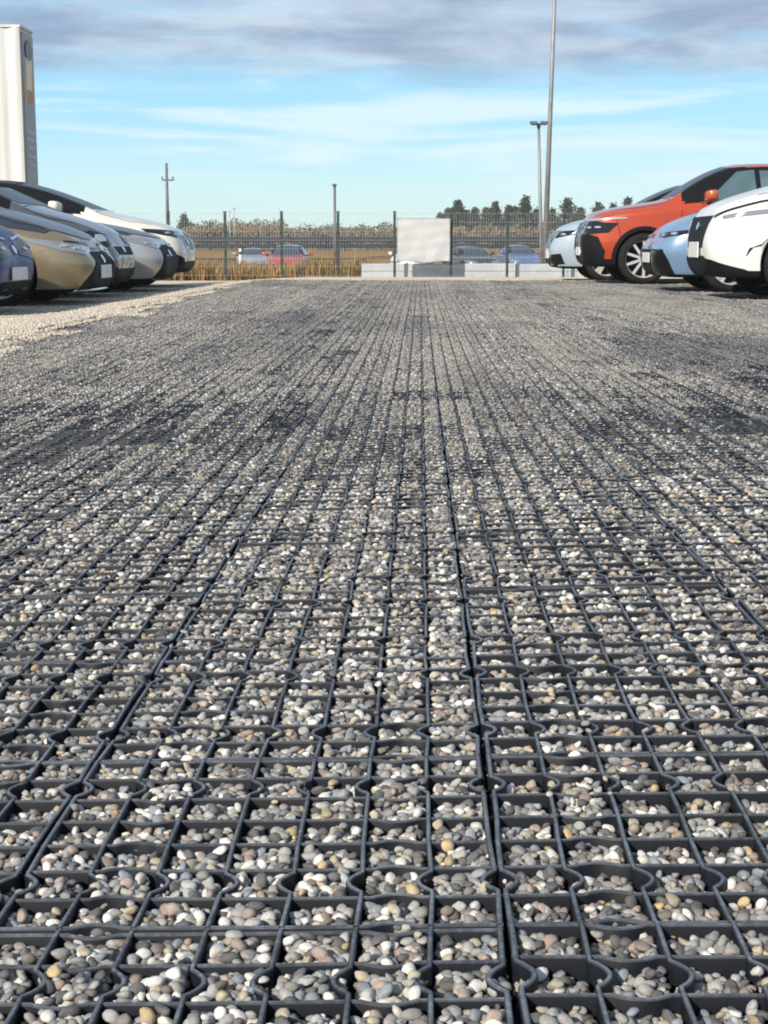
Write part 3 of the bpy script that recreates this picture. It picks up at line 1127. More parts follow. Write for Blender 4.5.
        from_bm('mirror', bm, [p.get('mirror', paint), M['gloss_black']], root)
    # wheels
    tyre, rim = wheel_parts(p['wheel_r'], .22, p.get('spokes', 0))
    tyre.materials.append(M['tyre'])
    rim.materials.append(p.get('rim', M['alloy']))
    rim.materials.append(M['black_plastic'])
    for s in (p['axle_f'], p['axle_r']):
        for sg in (-1, 1):
            w = bpy.data.objects.new('wheel', tyre)
            COL.objects.link(w)
            w.parent = root
            w.location = (X(s), sg * (hw - .125), p['wheel_r'])
            w.rotation_euler = (0, 0.37 * s * (1 if sg < 0 else -1), 0 if sg < 0 else math.pi)
            rr = bpy.data.objects.new('rim', rim)
            COL.objects.link(rr)
            rr.parent = w
    return root


def spec(**kw):
    d = dict(L=4.5, hw=.91, H=1.62, nose=.92, cowl_s=1.28, cowl_h=1.08, roof_s=2.15, belt=1.0, tail_s=3.85, zb=.2, wheel_r=.35,
             axle_f=.90, axle_r=3.6, glass=M['glass'], screen=M['screen'], face=[])
    d.update(kw)
    return d


def headlight(z0, z1, u0=-.30, u1=.42, slim=.5, mat='lamp_clear'):
    zc = (z0 + z1) / 2
    return ('headlight', [(u0, zc - (z1 - z0) * .25), (u0 + .2, z0), (u1 * .6, z0 + (z1 - z0) * .35), (u1, z1 - .02), (u1 - .05, z1 + .02), (0, z1), (u0, zc + (z1 - z0) * .2)],
            'corner', M[mat], dict(off=.006, depth=.03, res=.05))


PB, GB = M['black_plastic'], M['gloss_black']
low_kw = dict(off=.004, depth=.02, res=.05)

P_NAVY = spec(lens=[(-.12, .62), (-.30, .60)], L=4.45, H=1.56, nose=.78, hood_pow=.75, cowl_h=.98, belt=.93, zb=.17, paint=car_paint('paint_navy', (0.015, 0.045, 0.20), .1, .4, .06, .12),
              plate_z=.38, rim=M['dark_alloy'], face=[
    ('headlight', [(-.50, .55), (-.2, .50), (.10, .54), (.14, .68), (-.08, .70), (-.46, .66)], 'corner', M['lamp_dark'], low_kw),
    ('lamp_strip', [(-.46, .675), (-.1, .715), (.14, .70), (.14, .72), (-.08, .735), (-.46, .695)], 'corner', M['lamp_lens'], dict(off=.012, depth=.02, res=.05)),
    ('grille', [(-.60, .19), (.60, .19), (.66, .25), (.50, .31), (-.50, .31), (-.66, .25)], 'front', PB, low_kw),
    ('fog_lamp', [(-.1, .22), (.22, .24), (.20, .36), (-.06, .36)], 'corner', GB, low_kw)])

P_GOLD = spec(lens=[(-.15, .585), (0, .60), (.14, .625)], L=4.7, hw=.92, H=1.52, nose=.68, cowl_h=1.05, cowl_s=1.35, belt=.93, zb=.15, hood_pow=.75, bonnet=car_paint('bonnet_reflection_gold', (0.045, 0.055, 0.085), .3, .3, .08, .3), paint=car_paint('paint_gold', (0.36, 0.295, 0.18), .65, .34, .06),
              plate_z=.36, plate_h=.14, axle_f=.95, face=[
    ('headlight', [(-.34, .575), (-.1, .53), (.18, .58), (.50, .69), (.46, .705), (.12, .66), (-.12, .635), (-.34, .615)], 'corner', M['lamp_clear'], low_kw),
    ('lamp_housing', [(-.34, .62), (-.12, .64), (.1, .664), (.1, .68), (-.1, .672), (-.34, .655)], 'corner', M['lamp_dark'], low_kw),
    ('grille', [(-.66, .19), (.66, .19), (.60, .33), (.44, .50), (.36, .57), (-.36, .57), (-.44, .50), (-.60, .33)], 'front', PB, low_kw),
    ('side_vent', [(-.24, .17), (.03, .17), (-.10, .30), (-.28, .47), (-.34, .47)], 'corner', PB, low_kw),
    ('grille_surround', [(-.33, .585), (.33, .585), (.31, .61), (-.31, .61)], 'front', GB, low_kw),
    ('front_lip', [(-.70, .155), (.70, .155), (.70, .18), (-.70, .18)], 'front', M['chrome'], dict(off=.012, depth=.02, res=.05))])

P_GREY = spec(L=4.4, hw=.90, H=1.55, nose=.77, cowl_s=1.12, cowl_h=1.08, roof_s=2.1, belt=.97, zb=.17, hood_pow=.7,
              paint=car_paint('paint_grey', (0.13, 0.145, 0.165), .6, .34), face=[
    ('headlight', [(-.22, .66), (.02, .61), (.22, .66), (.30, .77), (.10, .80), (-.18, .76)], 'corner', M['lamp_dark'], low_kw),
    ('headlamp_lens', [(-.03, .67), (.07, .67), (.11, .71), (.07, .75), (-.03, .75), (-.07, .71)], 'corner', M['lamp_lens'], dict(off=.014, depth=.02, res=.03)),
    ('grille', [(-.42, .52), (.42, .52), (.50, .62), (-.50, .62)], 'front', PB, low_kw),
    ('lower_grille', [(-.60, .20), (.60, .20), (.66, .36), (-.66, .36)], 'front', PB, low_kw),
    ('fog_lamp', [(-.2, .22), (.12, .24), (.08, .40), (-.2, .38)], 'corner', PB, low_kw)], plate_z=None)

P_SILVER = spec(lens=[(-.12, .645), (.06, .66)], L=4.5, hw=.90, H=1.46, nose=.72, cowl_h=.97, cowl_s=1.4, roof_s=2.5, hood_pow=.75, belt=.92, zb=.16, bonnet=car_paint('bonnet_reflection_silver', (0.04, 0.05, 0.08), .3, .3, .08, .3), paint=car_paint('paint_silver', (0.50, 0.50, 0.48), .6, .32, .05),
                rim=M['dark_alloy'], face=[
    ('headlight', [(-.32, .62), (-.05, .59), (.30, .68), (.40, .74), (.05, .72), (-.30, .68)], 'corner', M['lamp_clear'], low_kw),
    ('grille', [(-.66, .20), (.66, .20), (.58, .50), (.52, .64), (-.52, .64), (-.58, .50)], 'front', PB, low_kw),
    ('side_vent', [(-.22, .20), (.02, .20), (-.12, .36), (-.26, .52)], 'corner', PB, low_kw)], plate_z=None)

P_CREAM = spec(lens=[(-.12, .79), (.08, .805)], L=4.7, hw=.92, H=1.61, nose=.86, cowl_s=1.32, cowl_h=1.12, roof_s=2.45, roof=M['roof_black'], hood_pow=.8, belt=1.03, tail_s=3.9, zb=.22, wheel_r=.36, axle_f=.95, arch=True, clad_z=.33,
               paint=car_paint('paint_cream', (0.74, 0.72, 0.64), 0, .3, .04), glass=M['teal_glass'], face=[
    ('headlight', [(-.32, .78), (-.05, .74), (.36, .82), (.42, .87), (.05, .85), (-.30, .83)], 'corner', M['lamp_dark'], low_kw),
    ('grille', [(-.42, .56), (.42, .56), (.50, .78), (-.50, .78)], 'front', GB, low_kw),
    ('lower_grille', [(-.66, .24), (.66, .24), (.60, .40), (-.60, .40)], 'front', PB, low_kw),
    ('side_vent', [(-.2, .28), (.05, .28), (.0, .50), (-.2, .44)], 'corner', PB, low_kw)], plate_z=None)

P_WHITE = spec(L=4.6, hw=.93, H=1.66, nose=.93, cowl_s=1.2, cowl_h=1.24, roof_s=2.2, belt=1.08, zb=.22, wheel_r=.37, axle_f=.93, hood_pow=.8, snout=1.02, wedge=.62, clad_z=.30, no_bumper_seam=True,
               paint=car_paint('paint_white', (0.78, 0.78, 0.76), 0, .28, .03), face=[
    ('headlight', [(.02, .80), (.62, .89), (.62, .93), (.25, .88), (.0, .83)], 'corner', M['lamp_clear'], low_kw),
    ('lamp_strip', [(-.12, .81), (.02, .87), (.30, .96), (.62, 1.03), (.62, 1.04), (.28, .978), (.0, .89), (-.14, .84)], 'corner', M['lamp_dark'], low_kw),
    ('grille', [(-.40, .52), (.40, .52), (.54, .84), (-.54, .84)], 'front', PB, low_kw),
    ('lower_grille', [(-.72, .22), (.72, .22), (.66, .38), (.44, .44), (-.44, .44), (-.66, .38)], 'front', PB, low_kw),
    ('bumper_skirt', [(-.26, .24), (.34, .24), (.22, .31), (-.1, .40), (-.26, .42)], 'corner', PB, low_kw),
    ('side_vent', [(.24, .44), (.27, .52), (.35, .54), (.50, .76), (.36, .56), (.30, .53)], 'corner', GB, dict(off=.006, depth=.02, res=.03))],
    plate_z=.50, plate_h=.16)

P_BLUE = spec(lens=[(-.12, .655), (.08, .67)], L=4.35, hw=.90, H=1.52, nose=.74, cowl_s=1.2, cowl_h=1.06, roof_s=2.1, belt=.95, zb=.17, hood_pow=.75, paint=car_paint('paint_pale_blue', (0.17, 0.29, 0.45), .2, .3, .04), face=[
    ('headlight', [(-.36, .64), (-.05, .63), (.40, .70), (.46, .735), (.05, .70), (-.36, .68)], 'corner', M['lamp_dark'], low_kw),
    ('grille', [(-.50, .20), (.50, .20), (.60, .50), (-.60, .50)], 'front', PB, low_kw),
    ('side_vent', [(-.30, .20), (.10, .21), (.05, .38), (-.02, .50), (-.34, .48)], 'corner', GB, low_kw)], plate_z=.40)

P_ORANGE = spec(lens=[(-.18, .79), (-.04, .79), (.10, .795)], L=4.65, hw=.92, H=1.72, nose=1.0, cowl_s=1.25, cowl_h=1.17, roof_s=2.05, belt=1.07, tail_s=4.0, zb=.24, wheel_r=.355, axle_f=.87, axle_r=3.6, arch=True,
                clad_z=.36, hood_pow=.8, paint=car_paint('paint_orange', (0.47, 0.056, 0.011), .2, .3, .04), mirror=car_paint('paint_orange_mirror', (0.45, 0.10, 0.03), .1, .35),
                spokes=1, glass=M['teal_glass'], face=[
    ('headlight', [(-.36, .73), (-.05, .70), (.24, .72), (.34, .85), (.02, .88), (-.36, .86)], 'corner', M['lamp_dark'], low_kw),
    ('lamp_strip', [(-.34, .86), (.02, .88), (.42, .91), (.42, .93), (.02, .91), (-.34, .89)], 'corner', M['lamp_lens'], dict(off=.01, depth=.02, res=.05)),
    ('grille', [(-.36, .50), (.36, .50), (.56, .90), (-.56, .90)], 'front', GB, low_kw),
    ('grille_surround', [(-.46, .44), (.46, .44), (.40, .485), (-.40, .485)], 'front', M['chrome'], dict(off=.012, depth=.02, res=.05)),
    ('lower_grille', [(-.72, .25), (.72, .25), (.66, .40), (-.66, .40)], 'front', PB, low_kw),
    ('fog_lamp', [(-.34, .30), (.16, .30), (.20, .46), (.12, .66), (-.04, .70), (-.34, .70)], 'corner', PB, low_kw)], mid=2.46, plate_z=.46)

P_ICE = spec(lens=[(-.12, .72), (.08, .735)], L=4.4, hw=.90, H=1.58, nose=.84, cowl_s=1.25, cowl_h=1.08, roof_s=2.1, belt=1.0, zb=.20, paint=car_paint('paint_ice', (0.36, 0.44, 0.53), 0, .3, .03), face=[
    ('headlight', [(-.34, .70), (-.05, .68), (.34, .76), (.40, .80), (.02, .79), (-.34, .76)], 'corner', M['lamp_dark'], low_kw),
    ('grille', [(-.40, .52), (.40, .52), (.52, .80), (-.52, .80)], 'front', GB, low_kw),
    ('lower_grille', [(-.66, .22), (.66, .22), (.60, .38), (-.60, .38)], 'front', PB, low_kw),
    ('fog_lamp', [(-.2, .26), (.1, .28), (.06, .44), (-.2, .42)], 'corner', PB, low_kw)], plate_z=.42)

LEFT_ROW, RIGHT_ROW = 'cars parked in the left row', 'cars parked in the right row'


def park(p, front_x, y, facing, label, group, dz=0.0, rz=0.0):
    cx = front_x - facing * p['L'] / 2
    xw = front_x - facing * 1.0
    make_car(p, (cx, y, gz(xw, y) + dz), (0 if facing > 0 else math.pi) + rz, label, group)


park(P_NAVY, -3.66, 13.9, 1, 'dark navy car nearest the camera, its bonnet cut off by the left picture edge', LEFT_ROW)
park(P_GOLD, -3.36, 16.3, 1, 'gold car with dark reflection painted on its bonnet and wide black grille, beside the nearest navy car', LEFT_ROW)
park(P_GREY, -3.55, 18.5, 1, 'slate grey car with round headlamps, standing just behind the gold car', LEFT_ROW)
park(P_SILVER, -3.36, 20.7, 1, 'silver car with dark reflection painted on its bonnet, dark grille, between the slate grey car and the cream car', LEFT_ROW)
park(P_CREAM, -3.45, 23.0, 1, 'cream white car with a black roof, farthest in the left row', LEFT_ROW)
park(P_WHITE, 2.85, 16.0, -1, 'white car nearest on the right, with thin headlamps and slanted black bumper vent', RIGHT_ROW)
park(P_BLUE, 2.72, 18.6, -1, 'pale blue car squeezed between the white car and the orange car', RIGHT_ROW)
park(P_ORANGE, 2.28, 22.4, -1, 'bright orange car with black wheel arches and orange mirror', RIGHT_ROW)
park(P_ICE, 2.05, 25.0, -1, 'icy white car peeking out beyond the orange car, closest to the tall mast', RIGHT_ROW)


# ------------------------------------------------------------------ beyond the lot
def far_car(paint_col, px, Y, rz, label, H=1.5, dz=0.0):
    p = spec(H=H, nose=.82, cowl_h=.98, belt=.93, paint=car_paint('paint_far', paint_col, 0, .35), plate_z=.45, face=[
        headlight(.62, .74),
        ('grille', [(-.42, .30), (.42, .30), (.50, .55), (-.50, .55)], 'front', PB, low_kw)])
    c = pix(px, 255, Y)
    make_car(p, (c.x, Y, gz(c.x, Y) + dz), rz, label, 'cars parked beyond the fence')


far_car((0.38, 0.05, 0.04), 288, 68, -math.pi / 2, 'red car seen through the wire fence amid the dry grass')
far_car((0.07, 0.13, 0.29), 519, 80, -math.pi / 2 + .15, 'blue car behind the low concrete wall, left of the light poles')
far_car((0.72, 0.73, 0.72), 412, 74, -math.pi / 2 - .1, 'white car behind the concrete wall, below the white banner', 1.45)
far_car((0.03, 0.034, 0.04), 470, 76, -math.pi / 2 + .3, 'black car behind the concrete wall, right of the white banner', 1.45)
far_car((0.25, 0.31, 0.38), 253, 84, -math.pi / 2 + .1, 'grey blue car half hidden in grass left of the red car', 1.42)


# fence
FY = 35.0
FZ = -0.2
F_TOP = 1.295


def build_fence():
    m_post = varied('fence_green', (0.022, 0.045, 0.042), (0.035, 0.06, 0.055), 6, 0.5)
    m_wire = varied('fence_wire', (0.30, 0.36, 0.36), (0.40, 0.44, 0.44), 4, 0.5, 0.2)
    root = tag(empty('mesh_fence', (0, FY, FZ)), 'green welded wire fence on square posts across the end of the lot', 'fence')
    xs = [pix(226 + 56.2 * k, 277, FY).x for k in range(-3, 12)]
    hgt = F_TOP - FZ
    for x in xs:
        bm = bmesh.new()
        add_box(bm, (x, 0, hgt / 2 - .1), (.06, .06, hgt + .2))
        add_box(bm, (x, 0, hgt + .008), (.078, .078, .016))
        for z in (.15, .6, 1.05, 1.4):
            add_box(bm, (x, -.04, z), (.05, .014, .04))
        from_bm('post', bm, m_post, root)
    for a, b in zip(xs, xs[1:]):
        bm = bmesh.new()
        n = int((b - a) / .06)
        for k in range(1, n):
            x = a + (b - a) * k / n
            add_box(bm, (x, -.035, hgt / 2), (.0035, .0035, hgt - .06))
        z = .06
        while z < hgt:
            for dy in (-.029, -.041):
                add_box(bm, ((a + b) / 2, dy, z), (b - a, .004, .004))
            z += .2
        from_bm('mesh_panel', bm, m_wire, root)


build_fence()


def build_banner():
    a, b = pix(397, 218, FY - .1), pix(450, 262, FY - .1)
    nx, nz = 40, 32
    bm = bmesh.new()
    G = []
    for j in range(nz + 1):
        row = []
        for i in range(nx + 1):
            u, v = i / nx, j / nz
            sag = 0.03 * math.sin(math.pi * u * 4) ** 2 * (1 - v)
            x = a.x + (b.x - a.x) * u
            z = a.z + (b.z - a.z) * v - sag * (.4 if v < .2 else .2) + 0.02 * math.sin(u * 9) * v
            y = -.02 + .006 * math.sin(u * 17 + v * 6) * (0.3 + v) + .006 * math.sin(u * 7 - v * 13) + .004 * math.sin(v * 25 + u * 4)
            row.append(bm.verts.new((x, FY - .12 + y, z)))
        G.append(row)
    for j in range(nz):
        for i in range(nx):
            bm.faces.new((G[j][i], G[j + 1][i], G[j + 1][i + 1], G[j][i + 1]))
    geom = bmesh.ops.solidify(bm, geom=bm.faces[:], thickness=.004)
    m = varied('banner_cloth', (0.86, 0.86, 0.85), (0.80, 0.80, 0.80), 3.0, 0.7, bump=.05)
    o = from_bm('banner', bm, m, None, True)
    tag(o, 'wrinkled white banner hanging on the wire fence', 'banner')
    bm = bmesh.new()
    for i in range(5):
        for z in (a.z - .03, b.z + .05):
            x = a.x + .03 + (b.x - a.x - .06) * i / 4
            add_tube(bm, [(x, FY - .16, z), (x, FY - .03, z + .01)], .006, 6)
    from_bm('cable_tie', bm, PB, o)


build_banner()


def build_wall():
    a, b = pix(362, 270, FY + .5), pix(640, 270, FY + .5)
    top = pix(400, 263.5, FY + .5).z
    m = varied('concrete', (0.42, 0.45, 0.48), (0.52, 0.55, 0.57), 2.5, 0.85, bump=.4)
    root = tag(empty('concrete_wall', (a.x, FY + .55, FZ - .05)), 'low pale concrete block wall just behind the wire fence', 'wall')
    x = 0.0
    while x < b.x - a.x:
        bm = bmesh.new()
        hgt = top - FZ + .05 + random.uniform(-.008, .008)
        add_box(bm, (x + .59, 0, hgt / 2), (1.194, .3, hgt))
        bmesh.ops.bevel(bm, geom=bm.edges[:], offset=.012, segments=2, affect='EDGES')
        from_bm('block', bm, m, root)
        x += 1.2


build_wall()


def blades(name, spots, hmin, hmax, wid, mat, lean=.25, seed=1):
    rng = np.random.default_rng(seed)
    n = len(spots)
    h_ = rng.uniform(hmin, hmax, n) * spots[:, 3]
    a = rng.uniform(0, 6.28, n)
    w = wid * rng.uniform(.6, 1.3, n)
    lx, ly = rng.normal(0, lean, n) * h_, rng.normal(0, lean, n) * h_
    dx, dy = np.cos(a) * w / 2, np.sin(a) * w / 2
    x, y, z = spots[:, 0], spots[:, 1], spots[:, 2]
    v = np.stack([np.stack([x - dx, y - dy, z], -1), np.stack([x + dx, y + dy, z], -1),
                  np.stack([x + dx * .8 + lx * .4, y + dy * .8 + ly * .4, z + h_ * .6], -1), np.stack([x - dx * .8 + lx * .4, y - dy * .8 + ly * .4, z + h_ * .6], -1),
                  np.stack([x + lx, y + ly, z + h_], -1)], 1)
    base = np.arange(n)[:, None] * 5
    f = np.concatenate([base + np.array([0, 1, 2]), base + np.array([0, 2, 3]), base + np.array([3, 2, 4])])
    me = np_mesh(name, v.reshape(-1, 3), f)
    cv = rng.random(n)
    at = me.attributes.new('shade', 'FLOAT', 'POINT')
    at.data.foreach_set('value', np.repeat(cv, 5).astype(np.float32))
    return me


def build_grass():
    rng = np.random.default_rng(9)
    m, h, b = principled('dry_grass', (0.3, 0.2, 0.08), 0.8, 0, 0.2)
    at = h.node('ShaderNodeAttribute', attribute_name='shade')
    rp = h.node('ShaderNodeValToRGB')
    h.l.new(at.outputs['Fac'], rp.inputs[0])
    e = rp.color_ramp.elements
    e[0].color = (0.16, 0.075, 0.025, 1)
    e[1].color = (0.37, 0.26, 0.13, 1)
    for pos, c in ((.3, (0.36, 0.16, 0.045, 1)), (.6, (0.36, 0.24, 0.08, 1)), (.8, (0.14, 0.15, 0.05, 1))):
        k = e.new(pos)
        k.color = c
    h.l.new(rp.outputs[0], b.inputs['Base Color'])
    S = []
    for _ in range(42000):
        y = 35.5 + 40 * rng.random() ** 2.0
        x = rng.uniform(-.30 * y, .36 * y)
        if x > -1.0 - .02 * (y - 35) and y < 37 and x > -1.3:
            continue
        dens = .5 + .5 * math.sin(x * 1.1 + 1.3 * math.sin(y * .5)) * math.sin(y * .37 + x * .3)
        if rng.random() > .35 + .65 * dens:
            continue
        k = .55 + .45 * dens
        if x > -1.4 and y > 37: k *= .45
        S.append((x, y, gz(x, y) - .03, k))
    me = blades('tall_grass', np.array(S), (.36), .74, .03, m, .22, 3)
    tag(link_mesh('tall_grass', me, m), 'tall dry orange grass growing behind the wire fence', 'grass', kind='stuff')


build_grass()


def build_rail():
    Y = 93.0
    m = varied('rail_steel', (0.025, 0.035, 0.055), (0.045, 0.058, 0.08), .8, 0.65, 0.0)
    mp = varied('rail_post', (0.14, 0.15, 0.16), (0.2, 0.2, 0.21), 2, 0.6, 0.3)
    z1 = pix(300, 236.5, Y).z
    z0 = pix(300, 242.2, Y).z
    z2 = pix(300, 247.5, Y).z
    root = tag(empty('guard_rail', (0, Y, gz(0, Y))), 'long dark guard rail along the road behind the fence', 'guard rail')
    gz0 = gz(0, Y)
    for (a, b, nm, mat) in ((z0, z1, 'beam', m), (z2, z0 - .09, 'beam', m)):
        bm = bmesh.new()
        k = 6
        pr = [(0, a), (-.06, a + (b - a) * .2), (-.06, a + (b - a) * .35), (0, a + (b - a) * .5), (-.06, a + (b - a) * .65), (-.06, a + (b - a) * .8), (0, b)]
        prof = pr + [(y + .02, z) for y, z in pr[::-1]]
        ra = [bm.verts.new((-60, y, z - gz0)) for y, z in prof]
        rb = [bm.verts.new((60, y, z - gz0)) for y, z in prof]
        for i in range(len(prof)):
            j = (i + 1) % len(prof)
            bm.faces.new((ra[i], ra[j], rb[j], rb[i]))
        bm.faces.new(ra)
        bm.faces.new(rb[::-1])
        from_bm(nm, bm, mat, root)
    for i in range(-14, 15):
        bm = bmesh.new()
        add_box(bm, (i * 4.0, .1, (z1 - gz0) / 2 - .05), (.12, .1, z1 - gz0))
        from_bm('post', bm, mp, root)


build_rail()


def pole(name, pts, radii, mat, label, cat, extra=None):
    base = Vector(pts[0])
    root = tag(empty(name, base), label, cat)
    bm = bmesh.new()
    add_tube(bm, [Vector(p) - base for p in pts], radii, 12)
    bmesh.ops.recalc_face_normals(bm, faces=bm.faces)
    from_bm('pole', bm, mat, root, True)
    if extra:
        extra(root, Vector(pts[-1]) - base)
    return root


galv = varied('galvanised', (0.22, 0.225, 0.245), (0.31, 0.31, 0.33), 2, 0.55, 0.3)
dark_steel = varied('dark_steel', (0.12, 0.125, 0.14), (0.18, 0.18, 0.19), 2, 0.6, 0.3)


def build_poles():
    # tall mast, leaning a little
    Y = 60.0
    a, b = pix(544.6, 262, Y), pix(554.6, 0, Y)
    d = (b - a)
    base = a + d * ((gz(a.x, Y) - a.z) / d.z)
    top = a + d * 1.35

    def mast_top(root, t):
        bm = bmesh.new()
        add_box(bm, t + Vector((0, 0, .1)), (1.4, .12, .12))
        for k in (-.5, 0, .5):
            add_box(bm, t + Vector((k, -.12, .28)), (.34, .16, .26), Matrix.Rotation(R(-25), 3, 'X'))
        from_bm('floodlight', bm, dark_steel, root)
        bm = bmesh.new()
        add_lathe(bm, [(.001, .0), (.24, .0), (.24, .04), (.13, .05), (.12, .5), (.001, .5)], 16, 'Z')
        from_bm('base_plate', bm, galv, root)
    pole('light_mast', [base, base.lerp(top, .5), top], [.115, .085, .055], galv, 'very tall thin grey mast rising out of the top of the picture', 'mast', mast_top)
    # floodlight column just left of it
    Y = 50.0
    a, b = pix(541.5, 262, Y), pix(538.7, 127, Y)
    d = b - a
    base = a + d * ((gz(a.x, Y) - a.z) / d.z)

    def twin(root, t):
        bm = bmesh.new()
        add_tube(bm, [t + Vector((0, 0, -.02)), t + Vector((0, 0, .06))], .06, 10)
        add_box(bm, t + Vector((0, 0, .09)), (.5, .07, .06))
        from_bm('bracket', bm, dark_steel, root)
        for s in (-1, 1):
            bm = bmesh.new()
            add_box(bm, t + Vector((s * .17, -.08, .13)), (.24, .34, .09), Matrix.Rotation(R(6), 3, 'X'))
            bmesh.ops.bevel(bm, geom=bm.edges[:], offset=.015, segments=2, affect='EDGES')
            from_bm('lamp_head', bm, dark_steel, root)
    pole('street_lamp', [base, base.lerp(b, .5), b], [.065, .055, .045], galv, 'grey lamp post with a flat twin lamp head beside the tall mast', 'lamp post', twin)
    # lamp post over the fence
    Y = 70.0
    a, b = pix(335.2, 250, Y), pix(334.6, 186, Y)
    base = Vector((a.x, Y, gz(a.x, Y)))

    def single(root, t):
        bm = bmesh.new()
        add_box(bm, t + Vector((0, -.12, .04)), (.2, .42, .09))
        bmesh.ops.bevel(bm, geom=bm.edges[:], offset=.02, segments=2, affect='EDGES')
        from_bm('lamp_head', bm, dark_steel, root)
    pole('street_lamp', [base, b], [.075, .055], dark_steel, 'dark slim lamp post standing alone left of the white banner', 'lamp post', single)
    # utility pole with a crossarm
    Y = 110.0
    a, b = pix(168, 236, Y), pix(166.4, 163, Y)
    base = Vector((a.x, Y, gz(a.x, Y)))

    def arm(root, t):
        bm = bmesh.new()
        add_box(bm, t + Vector((0.08, 0, -1.2)), (.85, .1, .12))
        from_bm('crossarm', bm, dark_steel, root)
        for k in (-.33, .45):
            bm = bmesh.new()
            add_lathe(bm, [(.001, 0), (.05, .0), (.035, .08), (.05, .12), (.03, .2), (.001, .2)], 10, 'Z')
            bmesh.ops.translate(bm, vec=t + Vector((k, 0, -1.14)), verts=bm.verts)
            from_bm('insulator', bm, PB, root)
    pole('utility_pole', [base, b], [.14, .09], dark_steel, 'slender utility pole with a short crossarm above the left cars', 'utility pole', arm)
    pale = varied('pale_steel', (0.30, 0.32, 0.33), (0.40, 0.41, 0.42), 2, 0.6)
    for px, ty, lb in ((229.6, 212, 'thin pale post in the scrub, the left one of two close together'), (234.2, 209, 'thin pale post in the scrub, the right and taller one of two')):
        Y = 120.0
        a, b = pix(px, 236, Y), pix(px, ty, Y)

        def cap(root, t):
            bm = bmesh.new()
            add_lathe(bm, [(.001, 0), (.09, 0), (.09, .08), (.001, .12)], 10, 'Z')
            bmesh.ops.translate(bm, vec=t, verts=bm.verts)
            from_bm('cap', bm, pale, root)
        pole('marker_pole', [Vector((a.x, Y, gz(a.x, Y))), b], [.045, .035], pale, lb, 'post', cap)
    # white marker post in the grass
    Y = 58.0
    a, b = pix(240, 266, Y), pix(240.2, 248.5, Y)
    white = varied('white_post', (0.78, 0.78, 0.75), (0.66, 0.66, 0.64), 5, 0.5)

    def band(root, t):
        bm = bmesh.new()
        add_lathe(bm, [(.052, -.22), (.056, -.22), (.056, -.12), (.052, -.12)], 12, 'Z')
        bmesh.ops.translate(bm, vec=t, verts=bm.verts)
        from_bm('band', bm, M['seam'], root)
    pole('marker_post', [Vector((a.x, Y, gz(a.x, Y))), b], [.05, .05], white, 'short white marker post standing in the orange grass', 'post', band)


build_poles()


# pylon sign at the left
def build_pylon():
    Ya = 40.0
    x1 = pix(22, 100, Ya).x
    depth, width = 1.26, 1.7
    zt = pix(20, 27, Ya).z
    zg = gz(x1, Ya)
    cloth = varied('pylon_white', (0.66, 0.66, 0.645), (0.50, 0.50, 0.495), 1.4, 0.55, stretch=(3.0, 3.0, .10), bump=.15)
    grey = varied('pylon_grey', (0.30, 0.31, 0.34), (0.36, 0.37, 0.40), 1.2, 0.45)
    root = tag(empty('pylon_sign', (x1, Ya, zg)), 'tall white box shaped pylon sign behind the left row of cars', 'sign')
    H = zt - zg
    # gently pleated cladding
    bm = bmesh.new()
    n = 28
    ring = []
    for i in range(n + 1):
        ring.append((-width + width * i / n, .022 * math.sin(i * .9) + .016 * math.sin(i * .37 + 1)))
    outline = ring + [(0.0, depth), (-width, depth)]
    lo = [bm.verts.new((x, y, 0)) for x, y in outline]
    hi = [bm.verts.new((x, y, H - .25 * 0)) for x, y in outline]
    k = len(outline)
    for i in range(k):
        bm.faces.new((lo[i], lo[(i + 1) % k], hi[(i + 1) % k], hi[i]))
    bm.faces.new(hi)
    from_bm('cladding', bm, cloth, root)
    bm = bmesh.new()
    add_box(bm, (-width / 2, depth / 2, H + .03), (width + .06, depth + .06, .06))
    from_bm('top_cap', bm, cloth, root)

    def zz(py, Y=40.9):
        return pix(30, py, Y).z - zg
    bm = bmesh.new()
    add_box(bm, (.02, depth * .52, (H - .3 + zz(178)) / 2 - .4), (.04, depth * .86, H - .3 - zz(178) + 1.2))
    from_bm('sign_panel', bm, grey, root)
    bm = bmesh.new()
    add_lathe(bm, [(.001, 0), (.34, 0), (.34, .03), (.001, .03)], 28, 'Z')
    bmesh.ops.transform(bm, matrix=Matrix.Translation((.042, depth * .5, zz(52))) @ Matrix.Rotation(R(90), 4, 'Y') @ Matrix.Diagonal((.75, 1, 1, 1)), verts=bm.verts)
    from_bm('emblem', bm, GB, root)
    beige = varied('emblem_beige', (0.85, 0.76, 0.58), (0.78, 0.68, 0.50), 2, 0.5)
    orange = varied('emblem_orange', (0.80, 0.36, 0.10), (0.7, 0.30, 0.08), 2, 0.5)
    bm = bmesh.new()
    add_box(bm, (.05, depth * .5, (zz(60) + zz(92)) / 2), (.02, .62, zz(60) - zz(92)))
    from_bm('emblem_stripe', bm, beige, root)
    for dy, py0, py1 in ((.16, 84, 104), (.74, 76, 102), (.5, 94, 104)):
        bm = bmesh.new()
        add_box(bm, (.05, depth * dy, (zz(py0) + zz(py1)) / 2), (.021, .16, zz(py0) - zz(py1)))
        from_bm('emblem_stripe', bm, orange, root)
    lite = varied('sign_light', (0.55, 0.56, 0.58), (0.5, 0.51, 0.53), 3, 0.5)
    for py, wd in ((134, .6), (141, .8), (149, .7), (158, .75), (166, .5)):
        bm = bmesh.new()
        add_box(bm, (.048, depth * .5, zz(py)), (.016, wd, .07))
        from_bm('lettering', bm, lite, root)


build_pylon()


